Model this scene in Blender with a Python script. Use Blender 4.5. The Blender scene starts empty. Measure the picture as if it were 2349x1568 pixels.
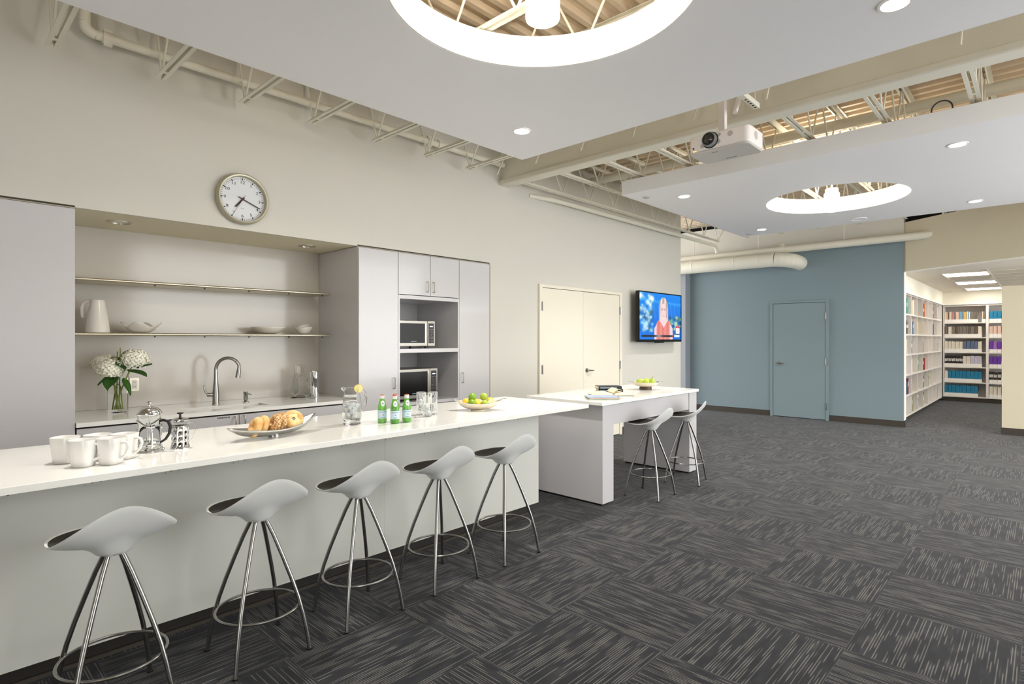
import bpy, math, random
from math import sin, cos, pi, radians
from mathutils import Vector, Matrix

random.seed(7)
scene = bpy.context.scene
COL = scene.collection

# ------------------------------------------------------------------ camera
CAM_H = 1.46
cam_data = bpy.data.cameras.new('camera')
cam_data.sensor_width = 36.0
cam_data.lens = 1300.0 / 2349.0 * 36.0
cam_data.shift_y = -6.0 / 2349.0
cam_data.clip_start = 0.05
cam = bpy.data.objects.new('camera', cam_data)
COL.objects.link(cam)
cam.location = (0, 0, CAM_H)
cam.rotation_euler = (pi / 2, 0, radians(43.287 - 90))
scene.camera = cam

# ------------------------------------------------------------------ world and view
world = bpy.data.worlds.new('world')
scene.world = world
world.use_nodes = True
bg = world.node_tree.nodes['Background']
bg.inputs['Color'].default_value = (0.96, 0.98, 1.0, 1)
bg.inputs['Strength'].default_value = 3.9
vs = scene.view_settings
vs.view_transform = 'Standard'
vs.look = 'None'
vs.gamma = 1.0
vs.use_curve_mapping = False
vs.exposure = 0.51

# lamp strengths (each lamp is made beside a fixture further down)
DOWN_W = 170.0       # recessed downlight spot
DECK_FILL_W = 32.0     # lamp added above each pendant cap to brighten the deck
PENDANT_E = 24.0     # glowing glass cylinder
TROFFER_E = 8.5      # library ceiling panel
WARM = (1.0, 0.97, 0.92)


# ------------------------------------------------------------------ helpers
def S(r, g, b):
    def f(c):
        c /= 255.0
        return c / 12.92 if c <= 0.04045 else ((c + 0.055) / 1.055) ** 2.4
    return (f(r), f(g), f(b), 1.0)


def material(name, color, rough=0.5, metal=0.0, noise=0.0, nscale=20.0, bump=0.0, bscale=200.0,
             trans=0.0, ior=1.45, emit=None, estr=0.0, coat=0.0, spec=0.5, alpha=1.0):
    m = bpy.data.materials.new(name)
    m.use_nodes = True
    nt = m.node_tree
    p = nt.nodes['Principled BSDF']
    p.inputs['Base Color'].default_value = color
    p.inputs['Roughness'].default_value = rough
    p.inputs['Metallic'].default_value = metal
    p.inputs['Transmission Weight'].default_value = trans
    p.inputs['IOR'].default_value = ior
    p.inputs['Coat Weight'].default_value = coat
    p.inputs['Specular IOR Level'].default_value = spec
    p.inputs['Alpha'].default_value = alpha
    if emit:
        p.inputs['Emission Color'].default_value = emit
        p.inputs['Emission Strength'].default_value = estr
    tc = nt.nodes.new('ShaderNodeTexCoord')
    if noise > 0:
        n = nt.nodes.new('ShaderNodeTexNoise')
        n.inputs['Scale'].default_value = nscale
        n.inputs['Detail'].default_value = 4
        nt.links.new(tc.outputs['Object'], n.inputs['Vector'])
        mx = nt.nodes.new('ShaderNodeMix')
        mx.data_type = 'RGBA'
        mx.inputs[6].default_value = tuple(max(0, c * (1 - noise)) for c in color[:3]) + (1,)
        mx.inputs[7].default_value = tuple(min(1, c * (1 + noise)) for c in color[:3]) + (1,)
        nt.links.new(n.outputs['Fac'], mx.inputs[0])
        nt.links.new(mx.outputs[2], p.inputs['Base Color'])
    if bump > 0:
        n2 = nt.nodes.new('ShaderNodeTexNoise')
        n2.inputs['Scale'].default_value = bscale
        n2.inputs['Detail'].default_value = 3
        nt.links.new(tc.outputs['Object'], n2.inputs['Vector'])
        b = nt.nodes.new('ShaderNodeBump')
        b.inputs['Strength'].default_value = bump
        b.inputs['Distance'].default_value = 0.002
        nt.links.new(n2.outputs['Fac'], b.inputs['Height'])
        nt.links.new(b.outputs['Normal'], p.inputs['Normal'])
    return m


def ramp_color(m, stops, scale=8.0, detail=3.0, stretch=(1, 1, 1), rough_noise=None):
    """drive the base colour of m with an object-space noise through a colour ramp"""
    nt = m.node_tree
    p = nt.nodes['Principled BSDF']
    tc = nt.nodes.new('ShaderNodeTexCoord')
    mp = nt.nodes.new('ShaderNodeMapping')
    mp.inputs['Scale'].default_value = stretch
    n = nt.nodes.new('ShaderNodeTexNoise')
    n.inputs['Scale'].default_value = scale
    n.inputs['Detail'].default_value = detail
    r = nt.nodes.new('ShaderNodeValToRGB')
    e = r.color_ramp.elements
    e[0].position, e[0].color = stops[0]
    e[1].position, e[1].color = stops[-1]
    for pos, c in stops[1:-1]:
        k = e.new(pos)
        k.color = c
    nt.links.new(tc.outputs['Object'], mp.inputs['Vector'])
    nt.links.new(mp.outputs['Vector'], n.inputs['Vector'])
    nt.links.new(n.outputs['Fac'], r.inputs['Fac'])
    nt.links.new(r.outputs['Color'], p.inputs['Base Color'])
    return m


class MB:
    def __init__(self):
        self.v, self.f, self.m = [], [], []
        self.mi = 0

    def add(self, verts, faces):
        o = len(self.v)
        self.v += [tuple(p) for p in verts]
        self.f += [tuple(i + o for i in f) for f in faces]
        self.m += [self.mi] * len(faces)
        return self

    def box(self, x0, x1, y0, y1, z0, z1, M=None):
        vs = [(x0, y0, z0), (x1, y0, z0), (x1, y1, z0), (x0, y1, z0), (x0, y0, z1), (x1, y0, z1), (x1, y1, z1), (x0, y1, z1)]
        if M is not None:
            vs = [M @ Vector(p) for p in vs]
        return self.add(vs, [(0, 3, 2, 1), (4, 5, 6, 7), (0, 1, 5, 4), (1, 2, 6, 5), (2, 3, 7, 6), (3, 0, 4, 7)])

    def cyl(self, p0, p1, r0, r1=None, n=16, caps=True):
        r1 = r0 if r1 is None else r1
        p0, p1 = Vector(p0), Vector(p1)
        d = (p1 - p0).normalized()
        a = d.orthogonal().normalized()
        b = d.cross(a)
        vs = []
        for p, r in ((p0, r0), (p1, r1)):
            for i in range(n):
                t = 2 * pi * i / n
                vs.append(p + a * (r * cos(t)) + b * (r * sin(t)))
        fs = [(i, (i + 1) % n, n + (i + 1) % n, n + i) for i in range(n)]
        if caps:
            fs += [tuple(range(n - 1, -1, -1)), tuple(range(n, 2 * n))]
        return self.add(vs, fs)

    def tube(self, pts, r, n=10, closed=False, caps=True):
        pts = [Vector(p) for p in pts]
        k = len(pts)
        rs = r if isinstance(r, (list, tuple)) else [r] * k
        vs = []
        prev = None
        for i, p in enumerate(pts):
            if closed:
                t = (pts[(i + 1) % k] - pts[i - 1]).normalized()
            else:
                t = (pts[min(i + 1, k - 1)] - pts[max(i - 1, 0)]).normalized()
            if prev is None:
                a = t.orthogonal().normalized()
            else:
                a = (prev - t * prev.dot(t)).normalized()
            prev = a
            b = t.cross(a)
            for j in range(n):
                th = 2 * pi * j / n
                vs.append(p + a * (rs[i] * cos(th)) + b * (rs[i] * sin(th)))
        fs = []
        for i in range(k if closed else k - 1):
            i2 = (i + 1) % k
            for j in range(n):
                j2 = (j + 1) % n
                fs.append((i * n + j, i * n + j2, i2 * n + j2, i2 * n + j))
        if caps and not closed:
            fs += [tuple(range(n - 1, -1, -1)), tuple(range((k - 1) * n, k * n))]
        return self.add(vs, fs)

    def lathe(self, prof, n=32, c=(0, 0, 0), sq=0.0, closed=False):
        """prof: (r, z) list; sq squares the section a little"""
        vs = []
        for r, z in prof:
            for i in range(n):
                t = 2 * pi * i / n
                k = 1.0
                if sq:
                    k = 1.0 / (abs(cos(t)) ** (2 + sq * 8) + abs(sin(t)) ** (2 + sq * 8)) ** (1 / (2 + sq * 8))
                vs.append((c[0] + r * k * cos(t), c[1] + r * k * sin(t), c[2] + z))
        fs = []
        m = len(prof)
        for j in range(m if closed else m - 1):
            j2 = (j + 1) % m
            for i in range(n):
                i2 = (i + 1) % n
                fs.append((j * n + i, j * n + i2, j2 * n + i2, j2 * n + i))
        return self.add(vs, fs)

    def ball(self, c, rx, ry=None, rz=None, nu=20, nv=12, fn=None):
        ry = rx if ry is None else ry
        rz = rx if rz is None else rz
        vs = []
        for j in range(nv + 1):
            ph = -pi / 2 + pi * j / nv
            for i in range(nu):
                t = 2 * pi * i / nu
                d = Vector((cos(ph) * cos(t), cos(ph) * sin(t), sin(ph)))
                k = fn(d) if fn else 1.0
                vs.append((c[0] + d.x * rx * k, c[1] + d.y * ry * k, c[2] + d.z * rz * k))
        fs = []
        for j in range(nv):
            for i in range(nu):
                i2 = (i + 1) % nu
                fs.append((j * nu + i, j * nu + i2, (j + 1) * nu + i2, (j + 1) * nu + i))
        return self.add(vs, fs)

    def sheet(self, fn, nu, nv, cu=False):
        vs = [fn(i / (nu if cu else nu - 1), j / (nv - 1)) for j in range(nv) for i in range(nu)]
        fs = []
        for j in range(nv - 1):
            for i in range(nu if cu else nu - 1):
                i2 = (i + 1) % nu
                fs.append((j * nu + i, j * nu + i2, (j + 1) * nu + i2, (j + 1) * nu + i))
        return self.add(vs, fs)

    def prism(self, pts, z0, z1, M=None):
        n = len(pts)
        vs = [(x, y, z0) for x, y in pts] + [(x, y, z1) for x, y in pts]
        if M is not None:
            vs = [M @ Vector(p) for p in vs]
        return self.add(vs, [tuple(range(n - 1, -1, -1)), tuple(range(n, 2 * n))] +
                        [(i, (i + 1) % n, n + (i + 1) % n, n + i) for i in range(n)])

    def obj(self, name, mat, parent=None, smooth=True, bevel=0.0, angle=35, solid=0.0, sub=0, loc=None, weld=False):
        me = bpy.data.meshes.new(name)
        me.from_pydata(self.v, [], self.f)
        mats = mat if isinstance(mat, (list, tuple)) else [mat]
        for q in mats:
            me.materials.append(q)
        if len(mats) > 1:
            me.polygons.foreach_set('material_index', self.m)
        me.validate()
        if smooth:
            me.polygons.foreach_set('use_smooth', [True] * len(me.polygons))
            me.set_sharp_from_angle(angle=radians(angle))
        me.update()
        o = bpy.data.objects.new(name, me)
        COL.objects.link(o)
        if parent is not None:
            o.parent = parent
        if loc is not None:
            o.location = loc
        if weld:
            o.modifiers.new('weld', 'WELD').merge_threshold = 0.0002
        if solid:
            md = o.modifiers.new('solid', 'SOLIDIFY')
            md.thickness = solid
            md.offset = 0
        if sub:
            md = o.modifiers.new('sub', 'SUBSURF')
            md.levels = sub
            md.render_levels = sub
        if bevel:
            md = o.modifiers.new('bevel', 'BEVEL')
            md.width = bevel
            md.segments = 2
            md.limit_method = 'ANGLE'
            md.angle_limit = radians(40)
        return o


def tag(o, label, cat, group=None, kind=None):
    o['label'] = label
    o['category'] = cat
    if group:
        o['group'] = group
    if kind:
        o['kind'] = kind
    return o


def thing(name, label, cat, loc=(0, 0, 0), rz=0.0, group=None):
    o = bpy.data.objects.new(name, None)
    o.empty_display_size = 0.05
    COL.objects.link(o)
    o.location = loc
    o.rotation_euler = (0, 0, rz)
    return tag(o, label, cat, group)


def struct(name, mb, mat, parent=None, **kw):
    o = mb.obj(name, mat, parent, **kw)
    if parent is None:
        o['kind'] = 'structure'
    return o


def copy_tree(o, parent=None):
    c = o.copy()
    COL.objects.link(c)
    if parent is not None:
        c.parent = parent
    for ch in list(o.children):
        copy_tree(ch, c)
    return c


def text_mesh(body, size, depth=0.0, align='CENTER'):
    """lettering as (verts, faces) in the XY plane, centred"""
    cu = bpy.data.curves.new('lettering', 'FONT')
    cu.body = body
    cu.size = size
    cu.extrude = depth
    cu.align_x = align
    cu.align_y = 'CENTER'
    cu.resolution_u = 2
    ob = bpy.data.objects.new('lettering', cu)
    COL.objects.link(ob)
    dg = bpy.context.evaluated_depsgraph_get()
    me = bpy.data.meshes.new_from_object(ob.evaluated_get(dg))
    vs = [tuple(v.co) for v in me.vertices]
    fs = [tuple(p.vertices) for p in me.polygons]
    bpy.data.objects.remove(ob)
    bpy.data.curves.remove(cu)
    bpy.data.meshes.remove(me)
    return vs, fs


def fine_print(w, h, n=9, seed=1):
    """a line of print too small to read, as (verts, faces) in the XY plane"""
    rnd = random.Random(seed)
    x, vs, fs = -w / 2, [], []
    while x < w / 2 - w / n * 0.4:
        k = w / n * rnd.uniform(0.45, 1.1)
        x1 = min(x + k, w / 2)
        hh = h * rnd.uniform(0.38, 0.5)
        o = len(vs)
        vs += [(x, -hh, 0), (x1, -hh, 0), (x1, hh, 0), (x, hh, 0)]
        fs.append((o, o + 1, o + 2, o + 3))
        x = x1 + w / n * 0.3
    return vs, fs


def arc(c, r, a0, a1, n, plane='xz'):
    out = []
    for i in range(n + 1):
        t = radians(a0 + (a1 - a0) * i / n)
        if plane == 'xz':
            out.append((c[0] + r * cos(t), c[1], c[2] + r * sin(t)))
        elif plane == 'xy':
            out.append((c[0] + r * cos(t), c[1] + r * sin(t), c[2]))
        else:
            out.append((c[0], c[1] + r * cos(t), c[2] + r * sin(t)))
    return out


def lamp(name, typ, loc, energy, color=WARM, size=0.05, spot=None, blend=0.5, target=None, parent=None):
    d = bpy.data.lights.new(name, typ)
    d.energy = energy
    d.color = color
    if typ in ('SPOT', 'POINT'):
        d.shadow_soft_size = size
    if typ == 'SPOT':
        d.spot_size = radians(spot)
        d.spot_blend = blend
    o = bpy.data.objects.new(name, d)
    COL.objects.link(o)
    o.location = loc
    if parent is not None:
        o.parent = parent
    return o


# ------------------------------------------------------------------ materials
M_wall = material('cream_wall_paint', S(212, 209, 199), 0.75, noise=0.015, nscale=3, bump=0.05, bscale=300)
M_soffit = material('cream_soffit_paint', S(236, 227, 200), 0.7, noise=0.015, nscale=3)
M_lib = material('library_wall_paint', S(238, 232, 214), 0.75, noise=0.01, nscale=3)
M_part = material('beige_wall_paint', S(212, 202, 176), 0.75, noise=0.015, nscale=3)
M_blue = material('blue_wall_paint', S(126, 142, 148), 0.7, noise=0.012, nscale=3, bump=0.04, bscale=300)
M_bluedoor = material('blue_door_paint', S(127, 143, 148), 0.5, noise=0.01, nscale=3)
M_doorw = material('white_door_paint', S(236, 229, 212), 0.55, noise=0.01, nscale=3)
M_cloud = material('ceiling_panel_paint', S(244, 243, 244), 0.8, noise=0.01, nscale=2)
M_well = material('light_well_paint', S(252, 250, 245), 0.7, noise=0.01, nscale=2)
M_steelpaint = material('white_steel_paint', S(230, 226, 210), 0.55, noise=0.02, nscale=8)
M_deck = material('deck_paint', S(226, 208, 182), 0.6, noise=0.03, nscale=6)
M_gloss = material('white_gloss_laminate', S(203, 201, 202), 0.16, noise=0.008, nscale=3, coat=0.2)
M_panel = material('bar_panel_laminate', S(214, 214, 206), 0.18, noise=0.012, nscale=3, coat=0.2)
M_inside = material('alcove_laminate', S(214, 208, 206), 0.4, noise=0.01, nscale=3)
M_quartz = material('white_quartz', S(244, 240, 228), 0.13)
ramp_color(M_quartz, [(0.0, S(224, 222, 214)), (0.28, S(240, 239, 232)), (0.36, S(248, 247, 241)), (1.0, S(248, 247, 241))], scale=260, detail=2)
M_quartz.node_tree.nodes['Principled BSDF'].inputs['Coat Weight'].default_value = 0.2
M_splash = material('back_painted_splash', S(204, 198, 188), 0.12, noise=0.008, nscale=2)
M_base = material('dark_rubber_base', S(62, 56, 48), 0.6, noise=0.04, nscale=30)
M_toe = material('toe_kick', S(44, 40, 35), 0.45, noise=0.04, nscale=30)
M_gap = material('dark_gap', S(58, 50, 46), 0.7, noise=0.03, nscale=30)
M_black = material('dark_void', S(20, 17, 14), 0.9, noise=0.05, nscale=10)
M_steel = material('brushed_steel', S(164, 163, 159), 0.26, 1.0, noise=0.04, nscale=60)
M_nickel = material('satin_nickel', S(196, 186, 168), 0.28, 1.0, noise=0.04, nscale=60)
M_chrome = material('chrome', S(226, 226, 228), 0.05, 1.0, noise=0.01, nscale=20)
M_alu = material('satin_aluminium', S(206, 198, 178), 0.38, 1.0, noise=0.03, nscale=40)
M_shell = material('stool_shell', S(238, 238, 234), 0.42, noise=0.012, nscale=12)
M_pad = material('brown_seat_pad', S(46, 42, 36), 0.62, noise=0.06, nscale=60, bump=0.15, bscale=500)
M_ceramic = material('white_ceramic', S(240, 238, 234), 0.12, noise=0.006, nscale=10, coat=0.4)
M_ceramic2 = material('ivory_ceramic', S(232, 226, 216), 0.2, noise=0.01, nscale=10, coat=0.3)
M_glass = material('clear_glass', (0.985, 0.995, 0.99, 1), 0.0, trans=1.0, ior=1.12, noise=0.004, nscale=4)
M_water = material('water', (0.96, 0.97, 0.96, 1), 0.0, trans=1.0, ior=1.04, noise=0.004, nscale=4)
M_ice = material('ice', (0.97, 0.98, 0.98, 1), 0.12, trans=0.35, ior=1.12, noise=0.02, nscale=40, bump=0.3, bscale=90)
M_green_glass = material('green_bottle_glass', S(134, 208, 98), 0.04, trans=0.62, ior=1.35, noise=0.03, nscale=20, coat=0.4)
M_capw = material('white_cap', S(236, 232, 226), 0.35, noise=0.02, nscale=30)
M_capr = material('red_cap_top', S(190, 60, 52), 0.4, noise=0.02, nscale=30)
M_label = material('pale_blue_label', S(196, 220, 232), 0.5, noise=0.03, nscale=60)
M_label2 = material('white_label', S(234, 238, 240), 0.5, noise=0.02, nscale=60)
M_ink = material('navy_ink', S(52, 70, 120), 0.5, noise=0.05, nscale=80)
M_red = material('red_ink', S(222, 62, 44), 0.5, noise=0.05, nscale=80)
M_blk = material('black_plastic', S(28, 26, 25), 0.35, noise=0.05, nscale=50)
M_screenblk = material('dark_glass', S(15, 12, 10), 0.2, noise=0.05, nscale=5, spec=0.25)
M_microst = material('microwave_steel', S(150, 147, 140), 0.34, 1.0, noise=0.03, nscale=50)
M_grey = material('grey_plastic', S(142, 144, 148), 0.35, noise=0.03, nscale=40)
M_proj = material('projector_white', S(240, 233, 228), 0.42, noise=0.01, nscale=20)
M_projb = material('projector_underside', S(206, 202, 196), 0.5, noise=0.01, nscale=20)
M_vent = material('grey_vent', S(190, 184, 178), 0.6, noise=0.05, nscale=200)
M_lens = material('lens_glass', S(38, 24, 22), 0.05, noise=0.1, nscale=40, coat=1.0)
M_amber = material('amber_led', S(255, 200, 60), 0.4, emit=S(255, 200, 60), estr=2.0, noise=0.01)
M_led = material('display_digits', S(190, 205, 255), 0.4, emit=S(190, 205, 255), estr=1.6, noise=0.01)
M_glow = material('lamp_glass', S(255, 248, 236), 0.4, emit=(1.0, 0.94, 0.82, 1), estr=PENDANT_E, noise=0.005)
M_lampcap = material('lamp_cap', S(244, 232, 214), 0.4, emit=(1.0, 0.88, 0.76, 1), estr=0.75, noise=0.01)
M_downglow = material('downlight_glow', S(255, 250, 240), 0.4, emit=(1.0, 0.96, 0.90, 1), estr=14.0, noise=0.005)
M_nichelens = material('silver_reflector', S(206, 204, 198), 0.18, 1.0, noise=0.12, nscale=60)  # unlit silver lens of the niche downlights
M_troffer = material('troffer_lens', S(255, 252, 245), 0.4, emit=(1.0, 0.96, 0.88, 1), estr=TROFFER_E, noise=0.005)
M_tile = material('ceiling_tile', S(236, 228, 214), 0.85, noise=0.03, nscale=60)
M_grid = material('ceiling_grid', S(246, 240, 228), 0.5, noise=0.01)
M_trimw = material('white_trim', S(246, 242, 234), 0.45, noise=0.01)
M_shelfw = material('white_shelf_laminate', S(232, 226, 219), 0.4, noise=0.01, nscale=5)
M_clockrim = material('clock_rim', S(186, 180, 158), 0.4, 0.45, noise=0.03, nscale=20)
M_clockface = material('clock_face', S(226, 228, 230), 0.5, noise=0.01)
M_clockink = material('clock_ink', S(40, 40, 38), 0.5, noise=0.05)
M_clockred = material('clock_red', S(150, 40, 44), 0.5, noise=0.05)
M_hammer = material('hammered_metal', S(188, 187, 183), 0.3, 1.0, noise=0.03, nscale=30, bump=0.8, bscale=70)
M_bagel = material('bagel_crust', S(222, 160, 90), 0.55, bump=0.4, bscale=120)
ramp_color(M_bagel, [(0.3, S(206, 140, 76)), (0.5, S(230, 184, 118)), (0.7, S(242, 214, 160))], scale=14, detail=4)
M_bagels = material('seeded_bagel_crust', S(200, 140, 80), 0.6, bump=0.8, bscale=260)
ramp_color(M_bagels, [(0.36, S(160, 108, 62)), (0.5, S(206, 156, 100)), (0.62, S(238, 214, 168))], scale=110, detail=2)
M_bagelcut = material('bagel_crumb', S(246, 220, 160), 0.8, bump=0.5, bscale=160)
ramp_color(M_bagelcut, [(0.3, S(236, 190, 110)), (0.7, S(250, 230, 180))], scale=30, detail=4)
M_lemon = material('lemon_peel', S(248, 204, 66), 0.4, noise=0.06, nscale=12, bump=0.3, bscale=220)
M_lime = material('lime_peel', S(126, 168, 40), 0.32, noise=0.2, nscale=14, bump=0.2, bscale=220)
M_lime2 = material('pale_lime_peel', S(168, 188, 66), 0.35, noise=0.12, nscale=14, bump=0.2, bscale=220)
M_limeflesh = material('citrus_flesh', S(232, 232, 150), 0.4, noise=0.12, nscale=60, bump=0.3, bscale=120)
M_lemonflesh = material('lemon_flesh', S(238, 234, 136), 0.4, noise=0.12, nscale=60)
M_rind = material('white_rind', S(246, 242, 214), 0.5, noise=0.02)
M_pear = material('green_pear_skin', S(186, 206, 80), 0.38, noise=0.1, nscale=10)
M_stem = material('brown_stalk', S(70, 52, 30), 0.7, noise=0.1)
M_darkwood = material('dark_wood', S(86, 68, 52), 0.4, noise=0.2, nscale=30)
M_petal = material('cream_petals', S(250, 248, 230), 0.7, noise=0.06, nscale=40)
M_leaf = material('dark_green_leaf', S(48, 92, 26), 0.45, noise=0.25, nscale=20)
M_stalk = material('green_stalk', S(134, 150, 62), 0.5, noise=0.15, nscale=40)
M_paper = material('cream_paper', S(246, 236, 206), 0.7, noise=0.03, nscale=40)
M_bookblk = material('black_book_cover', S(34, 36, 40), 0.4, noise=0.1, nscale=20)
M_print = material('pale_print', S(150, 170, 186), 0.5, noise=0.1, nscale=90)
M_mag1 = material('magazine_cover_green', S(150, 164, 140), 0.35, noise=0.4, nscale=26)
M_mag2 = material('magazine_cover_blue', S(170, 186, 216), 0.35, noise=0.4, nscale=22)
M_mag3 = material('magazine_cover_rose', S(214, 182, 166), 0.35, noise=0.4, nscale=22)
M_clay = material('glazed_stoneware', S(222, 210, 190), 0.25, noise=0.05, nscale=20, coat=0.3)
M_cableb = material('black_cable', S(60, 60, 58), 0.5, noise=0.1)
M_sink = material('sink_steel', S(150, 138, 112), 0.32, 1.0, noise=0.04, nscale=40)
M_file = material('white_file_box', S(246, 240, 232), 0.5, noise=0.02, nscale=30)


def carpet_material():
    m = bpy.data.materials.new('carpet_tiles')
    m.use_nodes = True
    nt = m.node_tree
    N, L = nt.nodes, nt.links
    p = N['Principled BSDF']
    p.inputs['Roughness'].default_value = 0.72
    p.inputs['Specular IOR Level'].default_value = 0.12
    tc = N.new('ShaderNodeTexCoord')
    sep = N.new('ShaderNodeSeparateXYZ')
    L.new(tc.outputs['Object'], sep.inputs[0])

    def math_(op, a, b=None, c=None):
        n = N.new('ShaderNodeMath')
        n.operation = op
        for i, q in enumerate((a, b, c)):
            if q is None:
                continue
            if isinstance(q, (int, float)):
                n.inputs[i].default_value = q
            else:
                L.new(q, n.inputs[i])
        return n.outputs[0]
    T = 0.6096
    ux = math_('DIVIDE', math_('SUBTRACT', sep.outputs[0], 3.02), T)
    uy = math_('DIVIDE', math_('SUBTRACT', sep.outputs[1], 1.30), T)
    ix, iy = math_('FLOOR', ux), math_('FLOOR', uy)
    par = math_('FLOORED_MODULO', math_('ADD', ix, iy), 2.0)     # 0: stripes along x, 1: along y
    inv = math_('SUBTRACT', 1.0, par)
    along = math_('ADD', math_('MULTIPLY', sep.outputs[0], inv), math_('MULTIPLY', sep.outputs[1], par))
    across = math_('ADD', math_('MULTIPLY', sep.outputs[1], inv), math_('MULTIPLY', sep.outputs[0], par))
    wn = N.new('ShaderNodeTexWhiteNoise')
    wn.noise_dimensions = '2D'
    cv = N.new('ShaderNodeCombineXYZ')
    L.new(ix, cv.inputs[0])
    L.new(iy, cv.inputs[1])
    L.new(cv.outputs[0], wn.inputs['Vector'])
    off = math_('MULTIPLY', wn.outputs['Value'], 37.0)
    # yarn rows about 11 mm apart; a thin light thread runs along each, broken into dashes
    rows = math_('MULTIPLY', across, 92.0)
    row = math_('FLOOR', rows)
    cv2 = N.new('ShaderNodeCombineXYZ')
    L.new(math_('ADD', math_('MULTIPLY', along, 3.4), off), cv2.inputs[0])
    L.new(math_('MULTIPLY', row, 7.31), cv2.inputs[1])
    nz = N.new('ShaderNodeTexNoise')
    nz.inputs['Scale'].default_value = 1.0
    nz.inputs['Detail'].default_value = 0.0
    L.new(cv2.outputs[0], nz.inputs['Vector'])
    on = N.new('ShaderNodeMapRange')
    on.inputs['From Min'].default_value = 0.47
    on.inputs['From Max'].default_value = 0.53
    L.new(nz.outputs['Fac'], on.inputs['Value'])
    line = math_('LESS_THAN', math_('ABSOLUTE', math_('SUBTRACT', math_('FRACT', rows), 0.5)), 0.20)
    # blocks of darker pile, about 3 cm by 10 cm
    cv3 = N.new('ShaderNodeCombineXYZ')
    L.new(math_('ADD', math_('MULTIPLY', along, 9.0), off), cv3.inputs[0])
    L.new(math_('MULTIPLY', math_('FLOOR', math_('MULTIPLY', across, 33.0)), 5.17), cv3.inputs[1])
    nz3 = N.new('ShaderNodeTexNoise')
    nz3.inputs['Scale'].default_value = 1.0
    nz3.inputs['Detail'].default_value = 0.0
    L.new(cv3.outputs[0], nz3.inputs['Vector'])
    # fine yarn loops
    nz4 = N.new('ShaderNodeTexNoise')
    nz4.inputs['Scale'].default_value = 330.0
    nz4.inputs['Detail'].default_value = 1.0
    L.new(tc.outputs['Object'], nz4.inputs['Vector'])
    val = math_('ADD', math_('MULTIPLY', nz3.outputs['Fac'], 0.62), math_('MULTIPLY', math_('SUBTRACT', nz4.outputs['Fac'], 0.5), 0.36))
    val = math_('ADD', val, math_('MULTIPLY', math_('MULTIPLY', line, on.outputs[0]), 0.42))
    r = N.new('ShaderNodeValToRGB')
    e = r.color_ramp.elements
    e[0].position, e[0].color = 0.16, S(20, 21, 27)
    e[1].position, e[1].color = 0.80, S(106, 104, 98)
    k = e.new(0.30)
    k.color = S(27, 28, 33)
    k = e.new(0.46)
    k.color = S(38, 39, 43)
    L.new(val, r.inputs['Fac'])
    p.inputs['Sheen Weight'].default_value = 0.12
    p.inputs['Sheen Roughness'].default_value = 0.5
    # thin seam tone where tiles abut
    fx = math_('ABSOLUTE', math_('SUBTRACT', math_('FRACT', ux), 0.5))
    fy = math_('ABSOLUTE', math_('SUBTRACT', math_('FRACT', uy), 0.5))
    edge = math_('GREATER_THAN', math_('MAXIMUM', fx, fy), 0.4955)
    mx = N.new('ShaderNodeMix')
    mx.data_type = 'RGBA'
    L.new(math_('MULTIPLY', edge, 0.55), mx.inputs[0])
    L.new(r.outputs['Color'], mx.inputs[6])
    mx.inputs[7].default_value = S(50, 50, 54)
    L.new(mx.outputs[2], p.inputs['Base Color'])
    b = N.new('ShaderNodeBump')
    b.inputs['Strength'].default_value = 0.25
    b.inputs['Distance'].default_value = 0.003
    L.new(val, b.inputs['Height'])
    L.new(b.outputs['Normal'], p.inputs['Normal'])
    return m


M_carpet = carpet_material()

# ------------------------------------------------------------------ the setting
WY = 4.78            # face of the kitchen wall
BX = 11.30           # face of the blue wall
DECK = 3.86

struct('floor', MB().box(-4, 11.6, -3.4, 9.5, -0.1, 0.0).box(11.6, 18.5, -5.2, 9.5, -0.1, 0.0), M_carpet, smooth=False)

mb = MB()
mb.box(-4, 9.5, WY, 5.70, 2.365, 4.05)
mb.box(4.69, 9.5, WY, 5.70, 0.0, 2.365)
mb.box(-4, -0.62, WY, 5.70, 0.0, 2.365)
mb.box(-0.62, 4.69, 5.58, 5.70, 0.0, 2.365)
mb.box(0.764, 2.925, WY, WY + 0.02, 2.353, 2.365)
struct('wall_left', mb, M_wall, smooth=False)
struct('trim_1', MB().box(0.764, 2.925, WY + 0.0205, 5.58, 2.353, 2.364), M_soffit, smooth=False)

# blue wall, cream band above the pipe
mb = MB()
mb.box(BX, BX + 0.15, 1.714, 5.47, 0, 3.11)
struct('wall_far', mb, M_blue, smooth=False)
mb = MB()
mb.box(BX, BX + 0.15, 1.714, 9.0, 3.11, 3.72)
struct('wall_far_upper', mb, M_wall, smooth=False)
struct('wall_far_return', MB().box(BX - 0.22, BX + 0.15, 5.47, 9.0, 0, 3.11), material('blue_grey_paint', S(150, 154, 160), 0.7, noise=0.01), smooth=False)
struct('wall_far_void', MB().box(BX + 0.4, BX + 0.5, 1.0, 9.0, 3.0, 4.1), M_black, smooth=False)  # solid black board; the dark of the open gap is its colour
struct('wall_far_end', MB().box(BX + 0.001, BX + 0.15, 1.706, 1.7135, 0.115, 2.58), M_trimw, smooth=False)

# slanted bulkhead over the way into the library
du = Vector((-0.5416, -0.8406, 0))
nrm = Vector((0.8406, -0.5416, 0))


def slant(t0, t1, d0, d1, z0, z1, mb):
    o = Vector((BX + 0.02, 1.714, 0))
    pts = []
    for t, d in ((t0, d0), (t1, d0), (t1, d1), (t0, d1)):
        q = o + du * t + nrm * d
        pts.append((q.x, q.y))
    return mb.prism(pts, z0, z1)


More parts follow.
